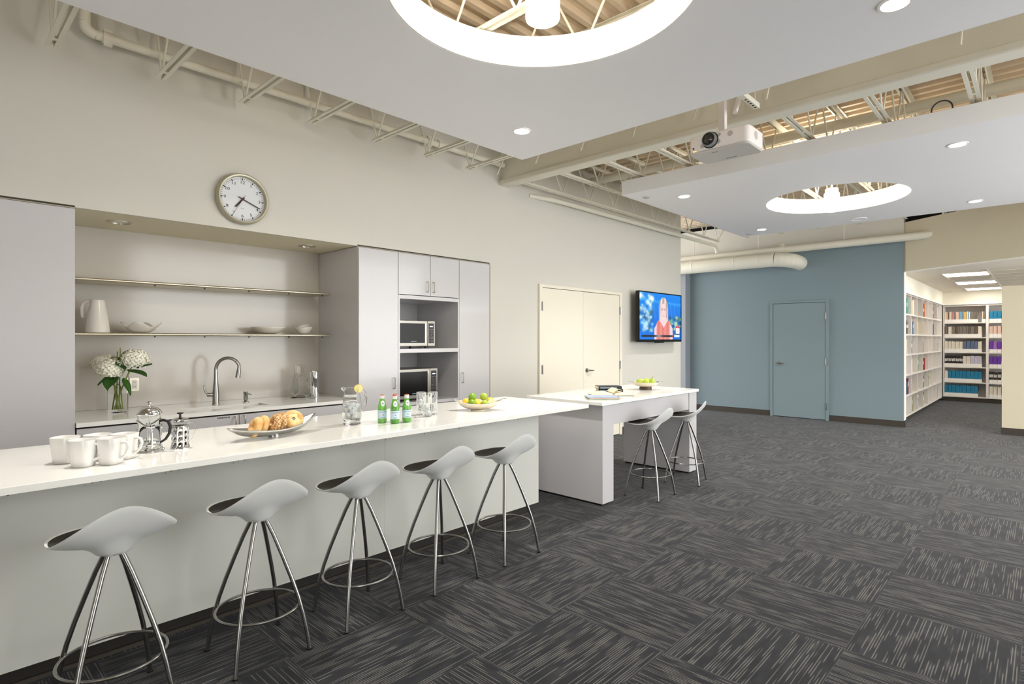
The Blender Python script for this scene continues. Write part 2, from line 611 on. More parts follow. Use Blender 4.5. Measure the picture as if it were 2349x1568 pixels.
struct('wall_bulkhead', slant(0, 4.5, 0, 0.14, 2.586, 3.40, MB()), M_part, smooth=False)
struct('trim_2', slant(0, 4.5, -0.004, 0.14, 2.572, 2.5855, MB()), M_trimw, smooth=False)
mb = MB()
for t in (0.62, 0.85, 1.1, 1.32, 1.6, 1.95, 2.4, 2.9, 3.4):
    slant(t, t + 0.035, 0.03, 0.09, 3.40, 4.0, mb)
struct('trim_3', mb, M_steelpaint, smooth=False)
struct('wall_bulkhead_void', slant(-0.2, 4.5, 0.9, 1.0, 3.0, 4.1, MB()), M_black, smooth=False)  # black board standing in for the unlit space above the bulkhead

# partition beside the library
struct('wall_right', MB().box(11.53, 11.68, -5.0, 0.494, 0, 2.28), M_part, smooth=False)
struct('baseboard_right', MB().box(11.515, 11.695, -5.0, 0.503, 0, 0.105), M_base, bevel=0.003)
mb = MB()
mb.box(BX - 0.012, BX, 3.842, 5.47, 0, 0.105)
mb.box(BX - 0.012, BX, 1.702, 2.822, 0, 0.105)
mb.box(BX - 0.012, BX + 0.15, 1.702, 1.7055, 0, 0.105)
struct('baseboard_far', mb, M_base, smooth=False)
struct('baseboard_left', MB().box(7.53, 9.51, WY - 0.012, WY, 0, 0.105).box(4.70, 5.56, WY - 0.012, WY, 0, 0.105), M_base, smooth=False)

struct('light_block_back', MB().box(-4.1, -4.0, -1.3, 9.5, 0, 4.0), M_wall, smooth=False)  # unseen wall, added to block world light from this side
struct('light_block_near', MB().box(-4, 3.3, -3.5, -3.4, 0, 4.0), M_wall, smooth=False)  # unseen wall, added and cut short to steer the world light
# library shell
struct('wall_library_left', MB().box(BX + 0.15, 17.4, 2.125, 2.25, 0, 2.7), M_lib, smooth=False)
struct('wall_library_back', MB().box(17.25, 17.4, -5.0, 2.125, 0, 2.7), M_lib, smooth=False)
mb = MB()
mb.box(BX + 0.15, 17.25, 1.79, 2.125, 2.30, 2.585)
mb.box(16.88, 17.25, -5.0, 1.79, 2.30, 2.585)
struct('wall_library_fascia', mb, M_lib, smooth=False)
mb = MB()
mb.box(BX + 0.151, 16.89, 1.765, 1.79, 2.268, 2.306)
mb.box(16.865, 16.88, -5.0, 1.79, 2.268, 2.306)
struct('trim_4', mb, M_trimw, bevel=0.006)
# dropped ceiling: the tiles and the grid, cut so it stays behind the slanted bulkhead
o0 = Vector((BX + 0.02, 1.714, 0)) + nrm * 0.14
q1 = o0 + du * 4.4
pts = [(17.25, -5.0), (17.25, 2.125), (BX + 0.15, 2.125), (o0.x + 0.03, o0.y), (q1.x, q1.y), (q1.x, -5.0)]
struct('ceiling_library', MB().prism(pts, 2.586, 2.62), M_tile, smooth=False)
mb = MB()
for yy in (1.31, 0.69, 0.07, -0.55, -1.17):
    mb.box(12.02 if yy > 1 else 11.8, 16.87, yy - 0.012, yy + 0.012, 2.580, 2.5855)
for k in range(8):
    xx = 12.14 + 0.615 * k
    mb.box(xx - 0.012, xx + 0.012, -1.5, 1.31, 2.580, 2.5855)
struct('trim_5', mb, M_grid, smooth=False)

# steel roof deck: two bays, ribs at right angles
def deck(mb, a0, a1, b0, b1, z, along_x):
    prof = []
    p = 0.152
    q = b0
    while q < b1:
        prof += [(q, z), (q + 0.045, z), (q + 0.06, z + 0.04), (q + 0.137, z + 0.04)]
        q += p
    prof.append((q, z))
    vs, fs = [], []
    for (b, zz) in prof:
        vs += [(a0, b, zz), (a1, b, zz)] if along_x else [(b, a0, zz), (b, a1, zz)]
    for i in range(len(prof) - 1):
        fs.append((2 * i, 2 * i + 1, 2 * i + 3, 2 * i + 2))
    mb.add(vs, fs)


mb = MB()
deck(mb, -4, 4.93, -3.4, 5.0, DECK, True)
deck(mb, -3.4, 9.0, 4.93, 12.0, DECK, False)
mb.box(-4, 18.5, -3.4, 9.5, DECK + 0.06, DECK + 0.12)
struct('ceiling', mb, M_deck, smooth=False)


def door_set(name, leaves, frame, mat, matf, axis, face, hinges, lever, lever_dir):
    """a flush steel door set in the x (axis 0) or y (axis 1) direction; face is the wall plane"""
    root = bpy.data.objects.new(name, None)
    COL.objects.link(root)
    root['kind'] = 'structure'

    def bx(mb, a0, a1, d0, d1, z0, z1):
        if axis == 0:
            mb.box(a0, a1, face - d1, face - d0, z0, z1)
        else:
            mb.box(face - d1, face - d0, a0, a1, z0, z1)
    a0, a1, zt = frame
    l0, l1, lt = leaves[0][0], leaves[-1][1], leaves[0][2]
    mb = MB()
    bx(mb, a0, l0 - 0.003, 0, 0.030, 0, zt)
    bx(mb, l1 + 0.003, a1, 0, 0.030, 0, zt)
    bx(mb, l0 - 0.003, l1 + 0.003, 0, 0.030, lt + 0.006, zt)
    mb.obj('door_frame', matf, root, bevel=0.002)
    mb = MB()
    bx(mb, l0, l1, 0.001, 0.004, 0.002, lt + 0.006)
    mb.obj('shadow_gap', M_gap, root, smooth=False)
    for (q0, q1, qt) in leaves:
        mb = MB()
        bx(mb, q0 + 0.002, q1 - 0.002, 0.004, 0.022, 0.014, qt)
        mb.obj('door_leaf', mat, root, bevel=0.002)
    for (h, z) in hinges:
        mb = MB()
        bx(mb, h - 0.016, h + 0.016, 0.028, 0.036, z - 0.057, z + 0.057)
        if axis == 0:
            mb.cyl((h, face - 0.038, z - 0.06), (h, face - 0.038, z + 0.06), 0.008, n=10)
        else:
            mb.cyl((face - 0.038, h, z - 0.06), (face - 0.038, h, z + 0.06), 0.008, n=10)
        mb.obj('hinge', M_steel, root)
    a, z = lever
    mb = MB()
    if axis == 0:
        P = lambda s, d, zz: (a + s * lever_dir, face - d, zz)
    else:
        P = lambda s, d, zz: (face - d, a + s * lever_dir, zz)
    mb.cyl(P(0, 0.020, z), P(0, 0.034, z), 0.034, 0.030, n=24)
    mb.cyl(P(0, 0.03, z), P(0, 0.075, z), 0.013, n=14)
    mb.tube([P(-0.008, 0.072, z), P(0.03, 0.078, z), P(0.075, 0.075, z - 0.004), P(0.118, 0.066, z - 0.002)], [0.012, 0.011, 0.009, 0.008], n=12)
    mb.obj('lever_handle', M_steel, root)
    return root


door_set('door_1', [(2.885, 3.788, 2.131)], (2.829, 3.838, 2.172), M_bluedoor, M_bluedoor, 1, BX,
         [(2.872, 1.884), (2.872, 1.06), (2.872, 0.251)], (3.70, 1.014), -1)
door_set('door_2', [(5.625, 6.520, 2.131), (6.520, 7.452, 2.131)], (5.565, 7.52, 2.178), M_doorw, M_doorw, 0, WY,
         [(5.615, 1.891), (5.615, 1.068), (5.615, 0.25), (7.464, 1.896), (7.464, 1.071), (7.464, 0.25)], (6.60, 1.02), 1)

# ------------------------------------------------------------------ ceiling panels with round wells
CZ = 3.14


def make_cloud(x0, x1, y0, y1, cx, cy, label):
    root = thing('ceiling_panel', label, 'ceiling panel', (cx, cy, CZ), 0, 'suspended ceiling panels')
    ang = [2 * pi * i / 96 for i in range(96)]
    corners = [(x1 - cx, y1 - cy), (x0 - cx, y1 - cy), (x0 - cx, y0 - cy), (x1 - cx, y0 - cy)]
    for (a, b) in corners:
        ang.append(math.atan2(b, a) % (2 * pi))
    ang.sort()
    R = 0.765
    inn, out = [], []
    for t in ang:
        c, s = cos(t), sin(t)
        k = 1e9
        if abs(c) > 1e-9:
            k = min(k, ((x1 - cx) if c > 0 else (x0 - cx)) / c)
        if abs(s) > 1e-9:
            k = min(k, ((y1 - cy) if s > 0 else (y0 - cy)) / s)
        inn.append((R * c, R * s))
        out.append((k * c, k * s))
    n = len(ang)
    mb = MB()
    vs = [(x, y, 0) for x, y in inn] + [(x, y, 0) for x, y in out] + [(x, y, 0.16) for x, y in inn] + [(x, y, 0.16) for x, y in out]
    fs = []
    for i in range(n):
        j = (i + 1) % n
        fs += [(i, n + i, n + j, j), (2 * n + i, 2 * n + j, 3 * n + j, 3 * n + i), (n + i, 3 * n + i, 3 * n + j, n + j), (i, j, 2 * n + j, 2 * n + i)]
    mb.add(vs, fs)
    mb.obj('panel_board', M_cloud, root, angle=25)
    MB().lathe([(0.764, 0.001), (0.752, -0.0005), (0.752, 0.188), (0.764, 0.188)], n=96, closed=True).obj('light_well', M_well, root)
    return root


make_cloud(0.27, 3.93, -1.2, 3.57, 2.096, 1.775, 'large white ceiling panel over the bar with a round glowing well')
make_cloud(5.69, 9.37, -1.2, 3.60, 7.620, 1.848, 'white ceiling panel beyond the steel beam, nearer the blue wall, with a round well')


def make_pendant(x, y, label):
    root = thing('cylinder_pendant', label, 'pendant lamp', (x, y, 3.0), 0, 'pendant lamps in the round wells')
    MB().lathe([(0.0001, 0.0), (0.070, 0.0), (0.080, 0.006), (0.083, 0.018), (0.083, 0.205), (0.078, 0.216)], n=40).obj('lamp_glass', M_glow, root)
    MB().lathe([(0.080, 0.214), (0.071, 0.222), (0.071, 0.262), (0.066, 0.270), (0.0001, 0.271)], n=40).obj('lamp_cap', M_lampcap, root)
    lamp('deck_fill_lamp', 'POINT', (0, 0, 0.36), DECK_FILL_W, (1.0, 0.90, 0.76), 0.05, parent=root)  # added fill lamp above the closed cap, brightens deck and well
    MB().cyl((0, 0, 0.27), (0, 0, DECK - 3.0), 0.008, n=10).obj('stem', M_steelpaint, root)
    return root


make_pendant(2.098, 1.772, 'glowing white glass cylinder hanging in the round well over the bar')
make_pendant(7.600, 1.875, 'glowing white glass cylinder in the round well near the blue wall')


def make_downlight(x, y, z, label, glow, r, group, watts, spot, blend, trim=None, lit=True):
    root = thing('recessed_downlight', label, 'downlight', (x, y, z), 0, group)
    MB().lathe([(r + 0.014, 0.0), (r + 0.012, -0.006), (r, -0.006), (r, 0.003), (r + 0.014, 0.0)], n=36).obj('trim_ring', trim or M_trimw, root)
    MB().lathe([(r, -0.001), (r * 0.6, -0.0008), (0.0001, -0.0006)], n=36).obj('lens', glow, root)
    if lit:
        lamp('downlight_lamp', 'SPOT', (0, 0, -0.012), watts, WARM, 0.05, spot, blend, parent=root)
    return root


for (x, y, lab) in [(0.73, 3.09, 'round downlight in the bar ceiling panel above the coffee mugs'),
                    (3.38, 3.075, 'round downlight near the pointed corner of the bar ceiling panel'),
                    (0.73, 0.55, 'round downlight in the bar ceiling panel above the carpet behind the first stool'),
                    (3.38, 0.55, 'round downlight in the bar ceiling panel above the open carpet'),
                    (6.232, 3.095, 'round downlight in the far ceiling panel beside the projector, above the white table'),
                    (8.926, 3.164, 'round downlight in the far ceiling panel close to the duct and blue wall'),
                    (6.192, 0.553, 'round downlight in the far ceiling panel, largest there, toward the open carpet'),
                    (8.876, 0.625, 'round downlight in the far ceiling panel nearest the library opening')]:
    make_downlight(x, y, CZ, lab, M_downglow, 0.062, 'downlights in the ceiling panels', DOWN_W * (0.4 if y < 0.6 else 0.6 if x < 1 else 1.0), 122, 1.0)
for (x, lab) in [(1.09, 'round unlit silver downlight in the niche soffit above the flower vase'),
                 (2.60, 'round unlit silver downlight in the niche soffit above the glass carafe')]:
    make_downlight(x, 5.14, 2.3528, lab, M_nichelens, 0.068, 'downlights over the sink counter', 0, 0, 0, trim=M_alu, lit=False)

for (x, y, r, lab, nm, cat) in [(5.963, 3.44, 0.042, 'small white disc sprinkler cover near the edge of the far ceiling panel above the table', 'sprinkler_cover', 'sprinkler'),
                                (9.185, 3.46, 0.042, 'small grey disc sprinkler cover at the far ceiling panel corner by the duct', 'sprinkler_cover', 'sprinkler'),
                                (9.080, 1.901, 0.105, 'large faint round speaker grille in the far ceiling panel beyond its round well', 'ceiling_speaker', 'speaker')]:
    mb = MB()
    mb.lathe([(r, 0.0), (r - 0.002, -0.007), (r * 0.86, -0.009), (r * 0.80, -0.004), (0.0001, -0.004)], n=36)
    o = mb.obj(nm, M_cloud if r > 0.1 else M_vent, loc=(x, y, CZ))
    tag(o, lab, cat)

# ------------------------------------------------------------------ steel: beam and joists
root = thing('steel_beam', 'white painted steel beam crossing the ceiling between the two panels', 'beam', (4.93, 0, 3.31))
MB().box(-0.085, 0.085, -3.3, WY, 0, 0.062).obj('bottom_flange', M_steelpaint, root, bevel=0.012)
MB().box(-0.006, 0.006, -3.3, WY, 0.062, 0.53).obj('web', M_steelpaint, root, smooth=False)
MB().box(-0.085, 0.085, -3.3, WY, 0.53, 0.546).obj('top_flange', M_steelpaint, root, smooth=False)
# plate closing the near side of the beam
MB().box(-0.052, -0.040, -3.3, WY, 0.062, 0.53).obj('side_plate', M_steelpaint, root, smooth=False)

JB = 3.336


def make_joist(name, label, group, p, a0, a1, along_x, bear):
    root = thing(name, label, 'joist', (0, 0, JB), 0, group)

    def P(a, d, z):
        return (a, p + d, z) if along_x else (p + d, a, z)

    def bx(mb, a0, a1, d0, d1, z0, z1):
        if along_x:
            mb.box(a0, a1, p + d0, p + d1, z0, z1)
        else:
            mb.box(p + d0, p + d1, a0, a1, z0, z1)
    mb = MB()
    for s in (-1, 1):
        bx(mb, a0, a1, *sorted((s * 0.010, s * 0.036)), 0, 0.004)
        bx(mb, a0, a1, *sorted((s * 0.010, s * 0.014)), 0.004, 0.03)
    k = a1 - 0.12
    while k > a0:
        bx(mb, k - 0.03, k, -0.010, 0.010, 0.001, 0.02)
        k -= 0.62
    mb.obj('bottom_chord', M_steelpaint, root, smooth=False)
    mb = MB()
    zt = DECK - JB - 0.004
    for s in (-1, 1):
        bx(mb, a0 - bear[0], a1 + bear[1], *sorted((s * 0.010, s * 0.048)), zt - 0.005, zt)
        bx(mb, a0 - bear[0], a1 + bear[1], *sorted((s * 0.010, s * 0.015)), zt - 0.038, zt - 0.005)
    mb.obj('top_chord', M_steelpaint, root, smooth=False)
    mb = MB()
    pitch = 0.60
    k = a1 - 0.06
    while k > max(a0, -1.6) + 0.1:
        mb.cyl(P(k + 0.02, 0, 0.012), P(k - pitch / 2 + 0.02, 0, zt - 0.02), 0.0085, n=8)
        mb.cyl(P(k - pitch / 2 - 0.02, 0, zt - 0.02), P(k - pitch - 0.02 + 0.04, 0, 0.012), 0.0085, n=8)
        k -= pitch
    mb.cyl(P(a1 - 0.04, 0, 0.012), P(a1 + bear[1] - 0.02, 0, zt - 0.02), 0.0085, n=8)
    mb.obj('web', M_steelpaint, root)
    return root


ORD = ['first', 'second', 'third', 'fourth', 'fifth', 'sixth', 'seventh', 'eighth', 'ninth', 'tenth', 'eleventh', 'twelfth', 'thirteenth', 'fourteenth']
near = [4.22, 3.63, 3.03, 2.39, 1.815, 1.235, 0.622]
for i, x in enumerate(near):
    make_joist('bar_joist', 'white bar joist above the bar, %s from the steel beam' % ORD[i], 'joists over the bar', x, -3.0, 4.655, False, (0, 0.13))
for i, y in enumerate([4.575, 4.0, 3.4, 2.8, 2.2, 1.6, 1.0, 0.4, -0.2]):
    make_joist('bar_joist', 'white bar joist beyond the steel beam, %s from the kitchen wall' % ORD[i], 'joists beyond the beam', y, 5.03, 10.65 if y > 1.3 else 10.45 - 0.645 * (1.0 - y), True, (0.0, 0.5 if y > 1.3 else 0.2))

# ------------------------------------------------------------------ pipes and ducts
root = thing('wall_pipe', 'white pipe along the top of the wall above the bar joists', 'pipe', (0, 4.69, 3.525))
MB().tube([(0.86, 0, 0), (4.83, 0, 0)], 0.031, n=16).obj('pipe_run', M_steelpaint, root)
MB().tube(arc((0.86, 0, 0.06), 0.06, 270, 180, 8), 0.034, n=16).obj('elbow', M_steelpaint, root)
MB().tube([(0.80, 0, 0.06), (0.80, 0, 0.34)], 0.034, n=16).obj('riser', M_steelpaint, root)
for x in (0.93, 3.72, 3.86):
    mb = MB().cyl((x - 0.03, 0, 0), (x + 0.03, 0, 0), 0.041, n=18).box(x - 0.025, x + 0.025, -0.012, 0.012, 0.035, 0.055).box(x - 0.025, x + 0.025, -0.012, 0.012, -0.055, -0.035)
    mb.obj('coupling', M_steelpaint, root)
MB().cyl((2.38, 0, -0.04), (2.38, 0, 0.32), 0.006, n=8).lathe([(0.034, -0.008), (0.037, 0), (0.034, 0.008)], n=16, c=(2.38, 0, 0)).obj('hanger', M_steelpaint, root)

root = thing('wall_pipe', 'white pipe high on the wall beyond the beam, bending down near the duct', 'pipe', (0, 4.70, 3.29))
pts = [(5.40, 0.10, 0.0), (5.55, 0.075, 0.0), (5.75, 0.02, 0.0), (6.0, 0.0, 0.0), (10.72, 0.0, 0.0)] + arc((10.72, 0, -0.14), 0.14, 90, 0, 8)[1:]
MB().tube(pts, 0.033, n=16).obj('pipe_run', M_steelpaint, root)
for x in (6.3, 8.3, 10.1):
    MB().cyl((x, 0, 0.02), (x, 0, 0.10), 0.006, n=8).lathe([(0.034, -0.01), (0.040, 0), (0.034, 0.01)], n=16, c=(x, 0, 0)).cyl((x, 0, -0.06), (x, 0, -0.03), 0.008, n=8).obj('hanger', M_steelpaint, root)

root = thing('main_pipe', 'long thick white pipe along the top edge of the blue wall', 'pipe', (11.12, 0, 3.125))
MB().tube([(0, 1.28, 0), (0, 8.5, 0)], 0.066, n=24).obj('pipe_run', M_steelpaint, root)
for y in (2.55, 4.0, 5.3):
    MB().cyl((0, y, 0.05), (0, y, 0.55), 0.009, n=8).lathe([(0.067, -0.012), (0.071, 0), (0.067, 0.012)], n=20, c=(0, y, 0)).obj('hanger', M_steelpaint, root)
mb = MB().cyl((0, 3.52, 0), (0, 3.62, 0), 0.078, n=24).box(-0.02, 0.02, 3.54, 3.60, 0.07, 0.10).box(-0.02, 0.02, 3.54, 3.60, -0.10, -0.07)
mb.obj('coupling', M_steelpaint, root)

root = thing('spiral_duct', 'fat white round duct with an elbow ending in the blue wall', 'duct', (10.90, 0, 2.925))
RD = 0.128
pts = [(0, 8.5, 0), (0, 3.62, 0)]
MB().tube(pts, RD, n=32).obj('duct_run', M_steelpaint, root)
mb = MB()
el = [(0.30 - 0.30 * cos(t), 3.62 - 0.30 * sin(t), -0.05 * (t / (pi / 2))) for t in [pi / 2 * i / 6 for i in range(7)]] + [(0.399, 3.32, -0.052)]
mb.tube(el, RD + 0.003, n=32)
mb.obj('duct_elbow', M_steelpaint, root, angle=12)
mb = MB()
for y in (3.63, 3.9, 4.35, 5.2):
    mb.lathe([(RD, -0.012), (RD + 0.006, 0), (RD, 0.012)], n=32, c=(0, 0, 0))
    for k in range(len(mb.v) - 96, len(mb.v)):
        x0, y0, z0 = mb.v[k]
        mb.v[k] = (x0, y + z0, y0)
mb.obj('seam_ring', M_steelpaint, root)

root = thing('roof_pipe', 'white pipe running above the joists beyond the beam, above the far ceiling panel', 'pipe', (6.66, 0, 3.70))
MB().tube([(0, -5, 0), (0, 4.72, 0)], 0.055, n=18).obj('pipe_run', M_steelpaint, root)
MB().cyl((0.62, 0.16, -0.36), (0.62, 0.16, 0.02), 0.045, n=18).ball((0.62, 0.16, 0.02), 0.06).obj('pipe_stub', M_steelpaint, root)
o = MB().tube(arc((0, 0.09, 0.0), 0.07, -10, 190, 14, 'yz'), 0.006, n=8).obj('looped_cable', M_cableb, loc=(5.80, 0.53, 3.345))
tag(o, 'dark looped cable above the edge of the far ceiling panel', 'cable')
o = MB().tube([(0, 0, 0.18), (0, -0.02, 0.05), (0.0, -0.10, -0.02), (0.05, -0.28, -0.05)], 0.012, n=8).obj('conduit', M_steelpaint, loc=(4.60, 1.58, 3.56))
tag(o, 'short white conduit by the beam above the projector', 'pipe')

# perforated strut and projector
root = thing('strut_channel', 'white perforated strut channel beside the projector pole', 'strut', (4.50, 1.72, 3.345))
mb = MB().box(-0.25, 0.25, -0.021, 0.021, 0, 0.003).box(-0.25, 0.25, -0.021, -0.018, 0.003, 0.041).box(-0.25, 0.25, 0.018, 0.021, 0.003, 0.041)
mb.obj('channel', M_steelpaint, root, smooth=False)
mb = MB()
for k in range(5):
    mb.cyl((0.21 - 0.05 * k, 0, -0.0008), (0.21 - 0.05 * k, 0, 0.0), 0.010, n=12)
mb.obj('slot', M_black, root)
mb = MB().cyl((0.2, 0, 0.04), (0.2, 0, 0.5), 0.006, n=8)
mb.obj('hanger_rod', M_steelpaint, root)

PX, PYc, PZ = 4.445, 1.918, 2.985
root = thing('projector_mount', 'white ceiling pole and bracket that carries the projector', 'mount', (4.62, 1.95, 3.133))
MB().box(-0.026, 0.026, -0.026, 0.026, 0.02, 0.728).obj('pole', M_proj, root, bevel=0.004)
MB().box(-0.09, 0.09, -0.075, 0.075, 0.005, 0.018).box(-0.03, 0.03, -0.05, 0.05, 0.018, 0.045).obj('bracket', M_nickel, root, bevel=0.003)
MB().box(-0.10, 0.10, -0.12, 0.12, 0.345, 0.357).cyl((0.0, -0.10, 0.18), (0.10, -0.10, 0.345), 0.02, n=12).obj('ceiling_plate', M_proj, root, bevel=0.002)

root = thing('projector', 'white video projector hanging from the ceiling, lens facing the room', 'projector', (PX + 0.165, PYc, PZ))
mb = MB()
W2, D2, HH = 0.248, 0.165, 0.150


def rrect(hx, hy, r, n=6):
    out = []
    for (sx, sy, a) in ((1, 1, 0), (-1, 1, 90), (-1, -1, 180), (1, -1, 270)):
        for i in range(n + 1):
            t = radians(a + 90 * i / n)
            out.append((sx * (hx - r) + r * cos(t), sy * (hy - r) + r * sin(t)))
    return out


mb.prism(rrect(D2, W2, 0.045), 0.018, HH)
mb.obj('body', M_proj, root, bevel=0.012)
MB().prism(rrect(D2 - 0.002, W2 - 0.002, 0.045), 0.0, 0.02).obj('underside', M_projb, root, bevel=0.012)
ly, lz = 0.060, 0.088
mb = MB()
mb.tube([(-D2 + 0.005, ly, lz), (-D2 - 0.040, ly, lz)], 0.058, n=36)
ob = mb.obj('lens_ring', M_grey, root, bevel=0.004)
mb = MB()
mb.tube([(-D2 - 0.0005, ly, lz), (-D2 - 0.002, ly, lz)], 0.066, n=36)
mb.obj('lens_recess', M_blk, ob)
mb = MB()
for (r0, r1, d0, d1) in ((0.050, 0.044, 0.0412, 0.030), (0.044, 0.036, 0.030, 0.022), (0.036, 0.03, 0.022, 0.016)):
    mb.cyl((-D2 - d0, ly, lz), (-D2 - d1 - 0.0, ly, lz), r0, r1, n=32, caps=False)
mb.tube([(-D2 - 0.0405, ly, lz), (-D2 - 0.0415, ly, lz)], 0.049, n=32)
mb.obj('barrel', M_blk, ob)
MB().ball((-D2 - 0.0400, ly, lz), 0.012, 0.034, 0.034).obj('glass', M_lens, ob)
for (yy, zz, r) in ((-0.10, 0.105, 0.022), (-0.005, 0.062, 0.018), (0.128, 0.055, 0.018), (-0.012, 0.118, 0.014)):
    MB().cyl((-D2 - 0.0015, yy, zz), (-D2 + 0.004, yy, zz), r, n=24).obj('front_button', M_vent, root, bevel=0.001)
MB().cyl((-D2 - 0.002, 0.205, 0.05), (-D2 + 0.003, 0.205, 0.05), 0.007, n=16).obj('sensor', M_blk, root)
mb = MB()
for k in range(2):
    mb.box(-D2 - 0.002, -D2 + 0.004, 0.20 - k * 0.018, 0.206 - k * 0.018, 0.022, 0.027)
mb.obj('indicator_light', M_amber, root, smooth=False)
mb = MB().cyl((-0.02, -W2 - 0.0015, 0.09), (-0.02, -W2 + 0.003, 0.09), 0.034, n=24)
for k in range(6):
    mb.box(0.118, 0.128, -W2 - 0.002, -W2 + 0.002, 0.03 + 0.016 * k, 0.042 + 0.016 * k)
mb.obj('side_vent', M_vent, root)
mb = MB().box(0.105, 0.113, -0.045, 0.045, -0.001, 0.0).box(-0.115, -0.109, 0.02, 0.072, -0.001, 0.0)
mb.obj('underside_marking', M_blk, root, smooth=False)
mb = MB()
for yy in (-0.17, -0.11, 0.09):
    mb.cyl((-0.1, yy, HH - 0.004), (-0.1, yy, HH + 0.012), 0.018, n=16)
mb.obj('top_foot', M_proj, root)

# ------------------------------------------------------------------ wall clock
root = thing('wall_clock', 'round silver wall clock above the kitchen niche', 'clock', (1.853, WY, 2.598))
Ry = Matrix.Rotation(pi / 2, 4, 'X')     # local XY plane turned to face -y
R0 = 0.205


def face_pt(x, z, d):
    return (x, -d, z)


mb = MB()
prof = [(R0 * 0.97, 0.0), (R0, 0.012), (R0, 0.036), (R0 * 0.985, 0.052), (R0 * 0.945, 0.060), (R0 * 0.895, 0.058), (R0 * 0.875, 0.050), (R0 * 0.87, 0.018)]
mb.lathe(prof, n=72)
mb.v = [(x, -z, y) for x, y, z in mb.v]
mb.obj('rim', M_clockrim, root)
mb = MB()
mb.lathe([(R0 * 0.872, 0.020), (0.0001, 0.020)], n=72)
mb.v = [(x, -z, y) for x, y, z in mb.v]
mb.obj('dial', M_clockface, root)
mb = MB()
for k in range(60):
    t = pi / 2 - 2 * pi * k / 60
    big = k % 5 == 0
    r0, r1, w = (R0 * 0.755, R0 * 0.835, 0.0042) if big else (R0 * 0.775, R0 * 0.835, 0.0010)
    M = Matrix.Rotation(-t, 4, 'Y')
    mb.box(r0, r1, -0.0222, -0.0205, -w, w, M)
mb.obj('tick_marks', M_clockink, root, smooth=False)
mb = MB()
for k in range(1, 13):
    t = pi / 2 - 2 * pi * k / 12
    vs_, fs_ = text_mesh(str(k), 0.034)
    cx_, cz_ = R0 * 0.665 * cos(t), R0 * 0.665 * sin(t)
    mb.add([(cx_ + x * 1.25, -0.0215, cz_ + y) for x, y, z in vs_], fs_)
vs_, fs_ = fine_print(0.030, 0.003, 8)
mb.add([(0.0 + x, -0.0215, -R0 * 0.36 + y) for x, y, z in vs_], fs_)
mb.obj('numerals', M_clockink, root, smooth=False)


def hand(name, ang, l, tail, w, d, mat):
    M = Matrix.Rotation(-radians(90 - ang), 4, 'Y')
    MB().box(-tail, l, -d - 0.002, -d, -w, w, M).obj(name, mat, root, smooth=False)


hand('hour_hand', 7.3 * 30, R0 * 0.44, R0 * 0.10, 0.0062, 0.027, M_clockink)
hand('minute_hand', 18.8 * 6, R0 * 0.72, R0 * 0.19, 0.0036, 0.031, M_clockink)
hand('second_hand', 35.2 * 6, R0 * 0.62, R0 * 0.20, 0.0012, 0.035, M_clockred)

# ------------------------------------------------------------------ kitchen wall units
CF = 4.762         # door face plane


def pull(parent, x, z, length=0.105, horizontal=False, d=0.03):
    if horizontal:
        pts = [(x - length / 2, CF, z), (x - length / 2, CF - d, z), (x + length / 2, CF - d, z), (x + length / 2, CF, z)]
    else:
        pts = [(x, CF, z - length / 2), (x, CF - d + 0.006, z - length / 2), (x, CF - d, z - length / 2 + 0.006), (x, CF - d, z + length / 2 - 0.006), (x, CF - d + 0.006, z + length / 2), (x, CF, z + length / 2)]
    return MB().tube(pts, 0.005, n=10).obj('handle', M_nickel, parent)


def tall_cabinet(label, x0, x1, handle=None, both=False):
    root = thing('tall_cabinet', label, 'cabinet', (0, 0, 0), 0, 'tall white cabinets')
    MB().box(x0 + 0.001, x1 - 0.001, CF + 0.020, 5.56, 0.0, 2.345).obj('carcass', M_gloss, root, smooth=False)
    dr = MB().box(x0 + 0.003, x1 - 0.003, CF, CF + 0.019, 0.10, 2.338).obj('door', M_gloss, root, bevel=0.0012)
    if handle:
        pull(dr, handle[0], handle[1])
        MB().box(handle[0] + handle[2] - 0.014, handle[0] + handle[2] + 0.014, CF - 0.001, CF, 1.318, 1.322).box(handle[0] + handle[2] - 0.014, handle[0] + handle[2] + 0.014, CF - 0.001, CF, 1.338, 1.342).obj('small_label', M_vent, dr, smooth=False)
    return root


tall_cabinet('plain tall white gloss cabinet beside the sink niche, behind the mugs', -0.60, 0.764)
tall_cabinet('tall white cabinet between the sink niche and the microwaves', 2.925, 3.379, (3.322, 1.022, -0.02))
tall_cabinet('tall white cabinet between the microwaves and the double doors', 4.197, 4.667, (4.240, 1.032, -0.01))
struct('trim_6', MB().box(4.668, 4.689, CF + 0.004, 5.5, 0, 2.352).box(2.925, 4.668, CF + 0.012, 5.5, 2.346, 2.352).box(-0.62, 0.764, CF + 0.012, 5.5, 2.346, 2.352), material('reveal_trim', S(176, 166, 146), 0.6, noise=0.02), smooth=False)

